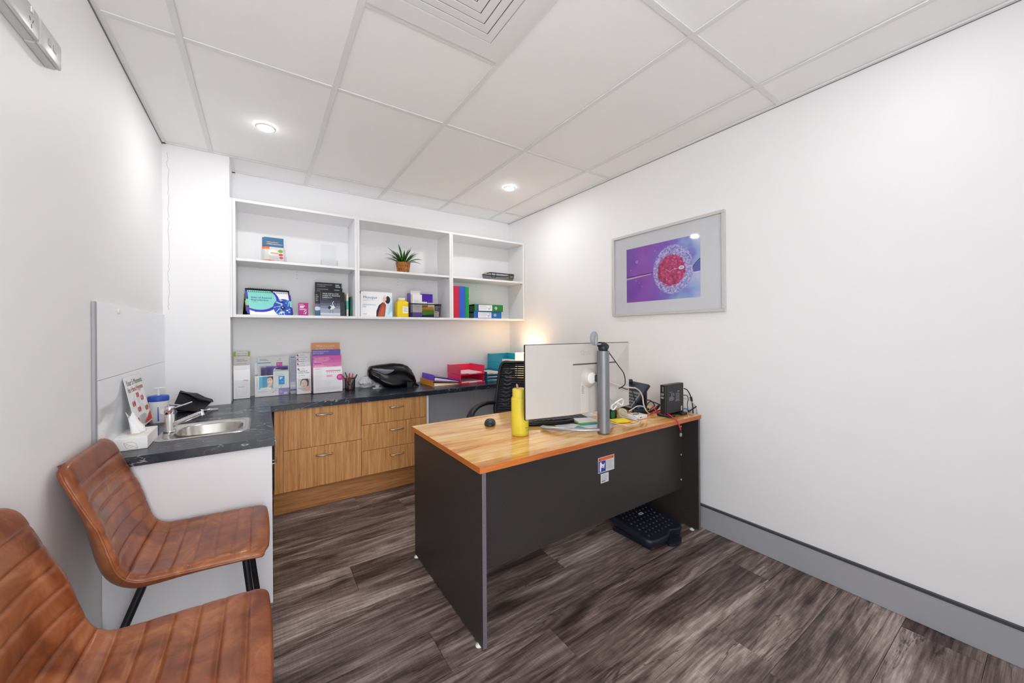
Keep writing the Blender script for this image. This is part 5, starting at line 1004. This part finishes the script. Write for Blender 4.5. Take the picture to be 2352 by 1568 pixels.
st_ = tag(B('sticky_notes', (-.05, -.038, 0), (.05, .038, .007), P('#f2e21e', .6), None, .0008, 1, (1.752, 1.462, ZD + .0032), (0, 0, -.25)), 'yellow sticky note pad inside the white cable loop', 'sticky notes')
paper('orange_note', 'orange note under the yellow sticky notes', 1.742, 1.45, .10, .07, -.15, '#e08a24', .0012)
# network box
nb = thing('network_box', 'small white box in front of the desk phone', 'box', (1.905, 1.462, ZD + .0005), -.10)
B('box_body', (-.052, -.035, 0), (.052, .045, .022), WHITE_PL, nb, .002, 2); s = Sheet(.104, .022); s.bars(.04, .009, .024, 1, .01, '#4a4a50', .005); s.build('logo_mark', nb, (-.052, -.035, 0), *FR)
# phone
ph = thing('desk_phone', 'dark grey desk phone with handset and keypad', 'phone', (2.135, 1.655, ZD + .0005), math.radians(-106))
# local: front edge (user side) at -y ; tilt back
PHM = mat('phone_dark', '#2c2f3a', .4); PHG = mat('phone_grey', '#7e8184', .45); ti = .86
Mq = Matrix.Translation((0, -.085, .014)) @ Matrix.Rotation(ti, 4, 'X')
MB().box((-.098, 0, -.012), (.098, .205, .012), PHM, .006, Mq, 2).build('phone_body', ph)
MB().box((-.04, 0, .0122), (.088, .125, .0142), PHG, .001, Mq).build('keypad_plate', ph)
MB().box((-.035, .135, .0122), (.088, .196, .0145), mat('phone_screen', '#3c4450', .15), .001, Mq).build('display', ph)
kk = MB()
for r_ in range(5):
    for k in range(5): kk.box((-.03 + k * .022, .012 + r_ * .0215, .0142), (-.03 + k * .022 + .015, .012 + r_ * .0215 + .012, .0162), mat('phone_key', '#24262c', .5), 0, Mq)
kk.build('keys', ph)
hs_ = MB(); hs_.tube([Mq @ Vector(p) for p in smooth_path([(-.068, .015, .022), (-.068, .04, .045), (-.068, .10, .058), (-.068, .165, .045), (-.068, .192, .022)], 4)], .017, mat('handset_navy', '#232a3e', .35), 12, flat=1.1); hs_.build('handset', ph)
B('stand', (-.08, -.07, 0), (.08, .06, .010), PHM, ph, .003); MB().box((-.06, .044, .0), (.06, .058, .125), PHM, .004).build('rear_support', ph)
# mini pc
mp = thing('mini_computer', 'black mini computer standing upright on a foot', 'computer', (2.062, 1.372, ZD + .0005))
PCB = mat('pc_black', '#1d1e24', .4)
B('chassis', (0, .0, .014), (.196, .036, .196), PCB, mp, .002); B('side_cover', (.012, -.0022, .018), (.190, -.0002, .192), mat('pc_cover', '#202127', .42), mp, .001)
B('stand_foot', (-.002, -.03, 0), (.06, .06, .0138), BLACKP, mp, .003); B('stand_foot', (.13, -.03, 0), (.19, .06, .0138), BLACKP, mp, .003); B('stand_bar', (.06, -.01, 0), (.13, .05, .008), BLACKP, mp, .002)
for z in (.112, .132): B('usb_dongle', (-.016, .008, z), (-.0003, .022, z + .014), mat('dongle_grey', '#6f7076', .4), mp, .002)
B('power_button', (-.0012, .012, .155), (-.0002, .02, .185), mat('port_metal', '#77706c', .4), mp); B('status_light', (-.0014, .004, .148), (-.0002, .008, .152), P('#d01c20'), mp)
s = Sheet(.178, .174); GW = '#8f9098'; s.bars(.025, .13, .05, 1, .01, GW, .002); [s.rect(.05, .098 + k * .0, .006, .026, GW, True) for k in range(1)]; s.bars(.064, .118, .016, 2, .008, GW, .004)
s.bars(.025, .098, .055, 4, .0065, GW, .003).bars(.095, .118, .045, 7, .0062, GW, .002).rect(.115, .128, .018, .006, GW).bars(.09, .076, .05, 2, .006, GW, .0025).rect(.15, .004, .014, .03, '#b9bcc6'); s.build('rating_print', mp, (.012, -.0022, .018), *FR)
# cables
def cable(name, label, pts, r, c, grp=None, closed=False): return tag(T(name, smooth_path(pts, 6, closed), r, P(c, .4), None, 6, closed=closed), label, 'cable', grp)
cable('monitor_lead', 'cream lead drooping from behind the monitor to the phone area', [(1.52, 1.368, 1.004), (1.64, 1.358, .965), (1.75, 1.37, .945), (1.89, 1.46, .92), (1.955, 1.478, .893), (1.986, 1.48, .854), (1.994, 1.48, .811), (2.01, 1.476, .772), (2.055, 1.485, ZD + .006), (2.075, 1.47, ZD + .005), (2.085, 1.50, ZD + .005), (2.06, 1.53, ZD + .005), (2.0, 1.56, ZD + .012), (1.985, 1.57, ZD + .02)], .0042, '#d3c8bd')
cable('thin_lead', 'thin grey lead from the monitor down to the white box', [(1.525, 1.368, .93), (1.60, 1.362, .868), (1.69, 1.37, .815), (1.76, 1.385, .79), (1.80, 1.385, .766), (1.857, 1.40, ZD + .004)], .0016, '#a9a09a')
cable('white_lead', 'bundled white lead tied in a figure eight beside the monitor stand', [(1.610, 1.358, 0.876), (1.645, 1.362, 0.860), (1.661, 1.366, 0.880), (1.639, 1.358, 0.895), (1.610, 1.362, 0.885), (1.570, 1.366, 0.866), (1.563, 1.358, 0.850), (1.581, 1.362, 0.845), (1.613, 1.366, 0.867)], .0045, '#eceaea', None, True)
cable('white_lead', 'white lead lying in a wide loop round the yellow notes', [(1.668, 1.465, ZD + .0035), (1.746, 1.535, ZD + .0035), (1.811, 1.54, ZD + .0035), (1.845, 1.495, ZD + .0035), (1.838, 1.40, ZD + .0035), (1.811, 1.375, ZD + .0035), (1.763, 1.359, ZD + .0035), (1.700, 1.380, ZD + .0035), (1.680, 1.43, ZD + .0035), (1.70, 1.52, ZD + .0035), (1.73, 1.56, ZD + .0035)], .003, '#e4e2e2')
cable('white_lead', 'white lead arching over the black adapter', [(1.93, 1.54, ZD + .026), (1.959, 1.535, .772), (1.994, 1.53, .785), (2.039, 1.525, .782), (2.075, 1.525, .762), (2.11, 1.54, ZD + .004)], .0034, '#e8e4de')
cable('red_lead', 'red lead hanging over the front edge of the desk', [(2.06, 1.46, .79), (2.05, 1.43, .765), (2.07, 1.43, ZD + .012), (2.085, 1.42, ZD + .018), (2.07, 1.36, ZD + .022), (2.045, 1.31, ZD + .012), (2.034, 1.281, ZD + .004), (2.036, 1.268, .716), (2.045, 1.262, .685)], .0042, '#d8203a')
rp = thing('network_plug', 'clear network plug at the end of the red lead', 'plug', (2.046, 1.2615, .652)); B('boot', (-.004, -.0035, .014), (.004, .0035, .032), DARKP, rp, .001); B('clear_plug', (-.0058, -.004, -.006), (.0058, .004, .014), mat('plug_clear', '#b9b9bd', .2, trans=.4), rp, .0005)
cable('red_lead', 'short red lead lying below the mini computer', [(2.055, 1.475, ZD + .006), (2.082, 1.45, ZD + .014), (2.086, 1.415, ZD + .02), (2.075, 1.375, ZD + .006), (2.08, 1.352, ZD + .004)], .0042, '#d02a40')
cable('power_lead', 'black power lead with a ferrite lump at the right of the mini computer', [(2.286, 1.386, .89), (2.312, 1.378, .878), (2.332, 1.37, .842), (2.338, 1.36, .79), (2.338, 1.355, .72), (2.338, 1.355, .62)], .0036, '#15161a')
T('ferrite_bead', [(2.334, 1.367, .834), (2.337, 1.363, .806)], .0075, BLACKP, bpy.data.objects[[o.name for o in S.objects if o.name.startswith('power_lead')][-1]], 10)
cable('signal_lead', 'thin black lead looping at the right of the mini computer', [(2.286, 1.39, .846), (2.31, 1.38, .842), (2.318, 1.376, .82), (2.314, 1.38, .785), (2.316, 1.376, .735), (2.318, 1.37, .66)], .0026, '#15161a')
cable('blue_lead', 'blue network lead dropping behind the right end of the desk', [(2.284, 1.40, .754), (2.30, 1.385, .757), (2.315, 1.37, .745), (2.322, 1.36, .71), (2.322, 1.36, .64)], .0038, '#2c7ec4')
cable('grey_lead', 'pale grey lead curving down the right wall beside the desk', [(2.288, 1.395, .826), (2.325, 1.37, .812), (2.345, 1.34, .77), (2.350, 1.335, .72)], .002, '#a8a8ac')
an = thing('antenna', 'short black antenna stick leaning at the foot of the mini computer', 'antenna', (2.29, 1.36, ZD + .006)); T('antenna_rod', [(0, 0, 0), (.052, -.025, .034)], [.0045, .0042], BLACKP, an, 8)
cable('phone_lead', 'black curly lead between phone and mini computer', [(2.155, 1.62, .79), (2.17, 1.56, .80), (2.15, 1.51, .775), (2.12, 1.52, .75), (2.16, 1.49, .742), (2.18, 1.47, .77), (2.14, 1.53, .80), (2.12, 1.55, .77)], .0034, '#17181c')
cable('black_lead', 'black lead coiled left of the mini computer', [(2.07, 1.50, ZD + .006), (2.085, 1.46, .77), (2.11, 1.45, .79), (2.12, 1.47, .765), (2.09, 1.49, .748), (2.07, 1.47, .758)], .006, '#1a1a20')
ad_ = thing('power_adapter', 'black power adapter lying behind the white box', 'adapter', (2.03, 1.535, ZD + .0005), -.6); B('adapter_body', (-.05, -.02, 0), (.045, .022, .026), BLACKP, ad_, .004, 2); T('adapter_lead', [(.045, 0, .012), (.065, .005, .01), (.08, -.01, .006)], .003, BLACKP, ad_, 6)
cable('black_lead', 'short black lead lying across the top of the white box', [(1.878, 1.47, ZD + .0265), (1.905, 1.455, ZD + .0265), (1.93, 1.47, ZD + .027), (1.935, 1.49, ZD + .027)], .002, '#121216')
tr_ = thing('tape_roll', 'clear tape roll standing beside the white lead', 'tape', (1.846, 1.522, ZD + .0285), -.35)
Mr = Matrix.Rotation(PI / 2, 4, 'X'); MB().lathe([(.0275, -.007), (.0275, .007), (.019, .007), (.019, -.007), (.0275, -.007)], mat('tape_cream', '#d9cfb8', .3), 32, Mr, caps=False).build('tape_ring', tr_); MB().lathe([(.0188, -.0072), (.0188, .0072), (.004, .0072)], mat('tape_core', '#cfc4ac', .4), 24, Mr).build('tape_core', tr_)
jr = thing('glass_jar', 'small glass jar lying beside the tape roll', 'jar', (1.925, 1.64, ZD + .0005)); MB().lathe([(.028, 0), (.03, .004), (.03, .03), (.026, .034)], ACRYL, 24, caps=False).build('jar_body', jr); MB().lathe([(.0285, .0342), (.0285, .042), (.002, .043)], mat('jar_lid', '#c4c4c4', .3, .6), 24).build('jar_lid', jr)
cp = thing('desk_tidy', 'black desk tidy with green and blue slips behind the stand', 'desk tidy', (1.772, 1.56, ZD + .0005)); B('tidy_box', (-.035, -.03, 0), (.035, .03, .05), BLACKP, cp, .004, 2); B('green_slip', (-.02, -.0312, .005), (.01, -.0302, .045), P('#1e7a3c'), cp); B('blue_slip', (-.01, -.02, .05), (.012, -.016, .075), P('#1c4a8a'), cp); B('black_clip', (.0, .0, .0502), (.03, .02, .068), BLACKP, cp, .003)
cable('blue_lead', 'short blue lead beside the black adapter', [(2.03, 1.565, ZD + .006), (2.055, 1.56, .765), (2.085, 1.545, .765), (2.10, 1.54, ZD + .006)], .0042, '#2c7ec4')
# ================================================================== PICTURE
pi_ = thing('wall_picture', 'silver framed picture of a pink egg cell on purple', 'picture', (XR, 0, 0))
PX = -.024; ya, yb_, za, zb_ = 1.150, 2.022, 1.383, 2.004; fw = .019
FRM = mat('frame_pale_silver', '#cfcdc9', .35, .25)
for a, b in (((ya, za), (yb_, za + fw)), ((ya, zb_ - fw), (yb_, zb_)), ((ya, za + fw + .0002), (ya + fw, zb_ - fw - .0002)), ((yb_ - fw, za + fw + .0002), (yb_, zb_ - fw - .0002))): B('frame_bar', (PX, a[0], a[1]), (-.0005, b[0], b[1]), FRM, pi_, .0015)
B('mat_board', (-.010, ya + fw, za + fw), (-.006, yb_ - fw, zb_ - fw), mat('mat_board_white', '#dcdde0', .7), pi_)
B('glass', (-.0155, ya + fw, za + fw), (-.0135, yb_ - fw, zb_ - fw), GLASS, pi_)
# art print, page u from far (left) to near (right)
AW, AH = .582, .408
t = NT('cell_art_print', rough=.5)
tc = t.n('ShaderNodeTexCoord'); sx = t.n('ShaderNodeSeparateXYZ'); t.l(tc.outputs['Object'], sx.inputs[0])
U_ = t.math('SUBTRACT', 1.888, sx.outputs['Y']); Vc = t.math('SUBTRACT', sx.outputs['Z'], 1.484)
vec = tc.outputs['Object']; nb1 = t.noise(vec, 6, 3, .5, .4); nb2 = t.noise(vec, 70, 4, .7, .3)
g = t.math('ADD', t.math('ADD', t.math('MULTIPLY', U_, 1.25), t.math('MULTIPLY', t.math('SUBTRACT', nb1, .5), .75)), t.math('MULTIPLY', Vc, -.12))
bgc = t.ramp(g, [(0, '#7f46b4'), (.18, '#9a55bd'), (.34, '#8a5cc4'), (.46, '#7f78d0'), (.58, '#9ab4e2'), (.75, '#c9cbe8'), (.95, '#b7a3d8')])
def ellf(cx, cy, a, b): return t.math('SQRT', t.math('ADD', t.math('POWER', t.math('DIVIDE', t.math('SUBTRACT', U_, cx), a), 2.), t.math('POWER', t.math('DIVIDE', t.math('SUBTRACT', Vc, cy), b), 2.)))
d1 = t.math('ADD', ellf(.385, .205, .150, .168), t.math('MULTIPLY', t.math('SUBTRACT', nb2, .5), .10)); d2 = t.math('ADD', ellf(.375, .200, .112, .115), t.math('MULTIPLY', t.math('SUBTRACT', nb2, .5), .35))
zon = t.ramp(nb2, [(.3, '#4a4aa8'), (.45, '#8a8fd6'), (.55, '#c9b8e0'), (.7, '#f0e6f4')]); core = t.ramp(t.noise(vec, 48, 4, .7), [(.3, '#5e1440'), (.45, '#a81f5e'), (.58, '#cf3a78'), (.72, '#f0a0c0')])
c = t.mix(t.math('MINIMUM', t.math('MAXIMUM', t.math('MULTIPLY', t.math('SUBTRACT', 1.02, d1), 25.), 0), .9), bgc, zon)
c = t.mix(t.math('MINIMUM', t.math('MAXIMUM', t.math('MULTIPLY', t.math('SUBTRACT', 1., d2), 8.), 0), 1.), c, core)
t.base(c); ART = t.m
B('art_print', (-.0108, 1.888 - AW, 1.484), (-.0102, 1.888, 1.484 + AH), ART, pi_)
s = Sheet(AW, AH)
s.poly([(0, .195), (.23, .205), (.23, .200), (0, .186)], '#4a1e4e').poly([(0, .186), (.22, .198), (.22, .192), (0, .172)], '#d9a8d8').poly([(.06, .191), (.15, .199), (.12, .192)], '#c02a8a')
s.poly([(.53, .20), (AW, .245), (AW, .17), (.535, .165)], '#5c68b4').line([(.53, .20), (.555, .228), (AW, .25)], .006, '#2f3470').line([(.535, .165), (AW, .162)], .006, '#e4e0f2')
s.line([(.33, .215), (.365, .19), (.395, .205), (.43, .205)], .0022, '#e6b6d2').ell(.452, .208, .020, .0125, '#dfe6f4', 20).ell(.452, .208, .012, .006, '#9cb2da', 16)
for x, y, q in ((.095, .30, .010), (.04, .245, .004), (.09, .16, .005), (.115, .14, .004), (.25, .355, .005), (.14, .11, .004)): s.ell(x, y, q, q, '#cfa8de', 16).ell(x, y, q * .6, q * .6, '#8f6cc4', 14)
s.build('art_details', pi_, (-.0108, 1.888, 1.484), (0, -1, 0), (0, 0, 1))
# ================================================================== TAN CHAIRS
def build_chair(label):
    ch = thing('dining_chair', label, 'chair', (0, 0, 0), 0, 'tan leather chairs by the left wall')
    ctrl = [(.246, .462), (.2455, .472), (.234, .486), (.19, .493), (.10, .494), (0, .490), (-.07, .485), (-.115, .487), (-.156, .515), (-.184, .572), (-.204, .648), (-.222, .738), (-.242, .825), (-.254, .866), (-.261, .886)]
    pth = smooth_path([(u, 0, z) for u, z in ctrl], 12); cum = [0]
    for a, b in zip(pth, pth[1:]): cum.append(cum[-1] + (b - a).length)
    Lt = cum[-1]; N = 240
    def at(s_):
        s_ = max(0, min(Lt, s_)); lo = 0
        for i in range(len(cum) - 1):
            if cum[i + 1] >= s_: lo = i; break
        f = (s_ - cum[lo]) / max(1e-9, cum[lo + 1] - cum[lo]); return pth[lo].lerp(pth[lo + 1], f)
    pit = .0555; s0 = .075
    def shell(sa, sb, name):
        n = int((sb - sa) / Lt * N); My = 34; top = []; bot = []
        for i in range(n + 1):
            s_ = sa + (sb - sa) * i / n; p = at(s_); d = (at(s_ + .004) - at(s_ - .004)).normalized(); nn = Vector((d.z, 0, -d.x))
            if nn.x * (1) + nn.z < 0: nn = -nn
            uu = s_ / Lt; end = min(s_, Lt - s_)
            hw = .225 - .022 * max(0, 1 - end / .06) ** 2 - .006 * math.sin(PI * uu) ** 2 - .012 * max(0, uu - .6) / .4
            if end < .045: hw -= .030 * (1 - math.sqrt(max(0, 1 - ((.045 - end) / .045) ** 2)))
            k = (s_ - s0) / pit; ph_ = 1 - max(0, 1 - abs(math.sin(PI * k)) / .55) ** 1.6 if .055 < s_ < Lt - .06 else 1.
            cup = (.036 * math.exp(-((s_ - .50) / .20) ** 2) + .020 * max(0, uu - .55) / .45) * min(1, max(0, (Lt - s_ - .02) / .20)) ** .8 - .008 * max(0, (.25 - s_) / .25)
            th = .027 + .016 * math.exp(-((s_ - .40) / .16) ** 2)
            re_ = math.sqrt(max(0, 1 - (1 - min(1, end / .026)) ** 2)); th = .008 + (th - .008) * re_
            ta = []; ba = []
            for j in range(My + 1):
                y = -1 + 2 * j / My; yy = math.copysign(1 - (1 - abs(y)) ** 1.35, y); ed_ = (1 - abs(yy)) * hw
                rl = min(1, ed_ / .034); roll = math.sqrt(max(0, 1 - (1 - rl) ** 2))
                bul = .0058 * (ph_ - 1) * min(1, .10 + ed_ / .055) + .003
                up = cup * abs(yy) ** 2.6 + bul - .020 * (1 - roll) - .011 * (1 - re_)
                ta.append(p + nn * up + Vector((0, yy * hw, 0)))
                ba.append(p + nn * (cup * abs(yy) ** 2.6 - .0125 - .0085 * re_ - max(0, th - .012) * math.sqrt(max(0, 1 - abs(yy) ** 5))) + Vector((0, yy * (hw - .001), 0)))
            top.append(ta); bot.append(ba)
        mb = MB(); vs = [q for r_ in top for q in r_]; o2 = len(vs); vs += [q for r_ in bot for q in r_]; w1 = My + 1; fs = []
        for i in range(n):
            for j in range(My):
                a = i * w1 + j; fs.append((a, a + 1, a + w1 + 1, a + w1)); b = o2 + a; fs.append((b, b + w1, b + w1 + 1, b + 1))
            for j in (0, My):
                a = i * w1 + j; b = o2 + a; fs.append((a, a + w1, b + w1, b) if j == 0 else (a, b, b + w1, a + w1))
        for i in (0, n):
            for j in range(My): a = i * w1 + j; b = o2 + a; fs.append((a, b, b + 1, a + 1) if i == 0 else (a, a + 1, b + 1, b))
        mb.add(vs, fs, LEATHER, True); ob = mb.build(name, ch)
        for sd in (0, My):
            sgn = -1 if sd == 0 else 1
            T('piping', [r_[sd] + Vector((0, sgn * .0005, 0)) for r_ in (top[4::3] if sa == 0 else top[:-5:3])], .0034, LEATHER, ob, 6)
            T('stitching', [top[i_][sd].lerp(bot[i_][sd], .45) + Vector((0, sgn * .0008, 0)) for i_ in (range(4, n + 1, 4) if sa == 0 else range(0, n - 4, 4))], .0009, STITCH, ob, 4)
        return ob
    sb_ = s0 + pit * 6
    shell(0, sb_, 'seat'); shell(sb_, Lt, 'backrest')
    for sy in (-1, 1):
        for nm, a, b in (('leg', (.165, sy * .135, .462), (.215, sy * .165, .006)), ('leg', (-.10, sy * .130, .460), (-.268, sy * .165, .006))):
            l_ = T(nm, [a, b], .0115, BLACKM, ch, 8); MB().lathe([(.0125, 0), (.0125, .008)], RUBBER, 12, None, (b[0], b[1], 0)).build('foot_pad', l_)
        T('seat_rail', [(.175, sy * .13, .458), (-.11, sy * .126, .456)], .010, BLACKM, ch, 8)
    for x, z in ((.165, .457), (-.095, .455)): T('cross_rail', [(x, -.13, z), (x, .13, z)], .009, BLACKM, ch, 8)
    return ch
c1 = build_chair('tan channel stitched leather chair in front of the sink bench')
c1.location = (-.218, 1.848, 0)
c2 = copy_tree(c1); c2['label'] = 'tan channel stitched leather chair nearest the camera, cut by the photo edge'
c2.location = (-.222, 1.178, 0)
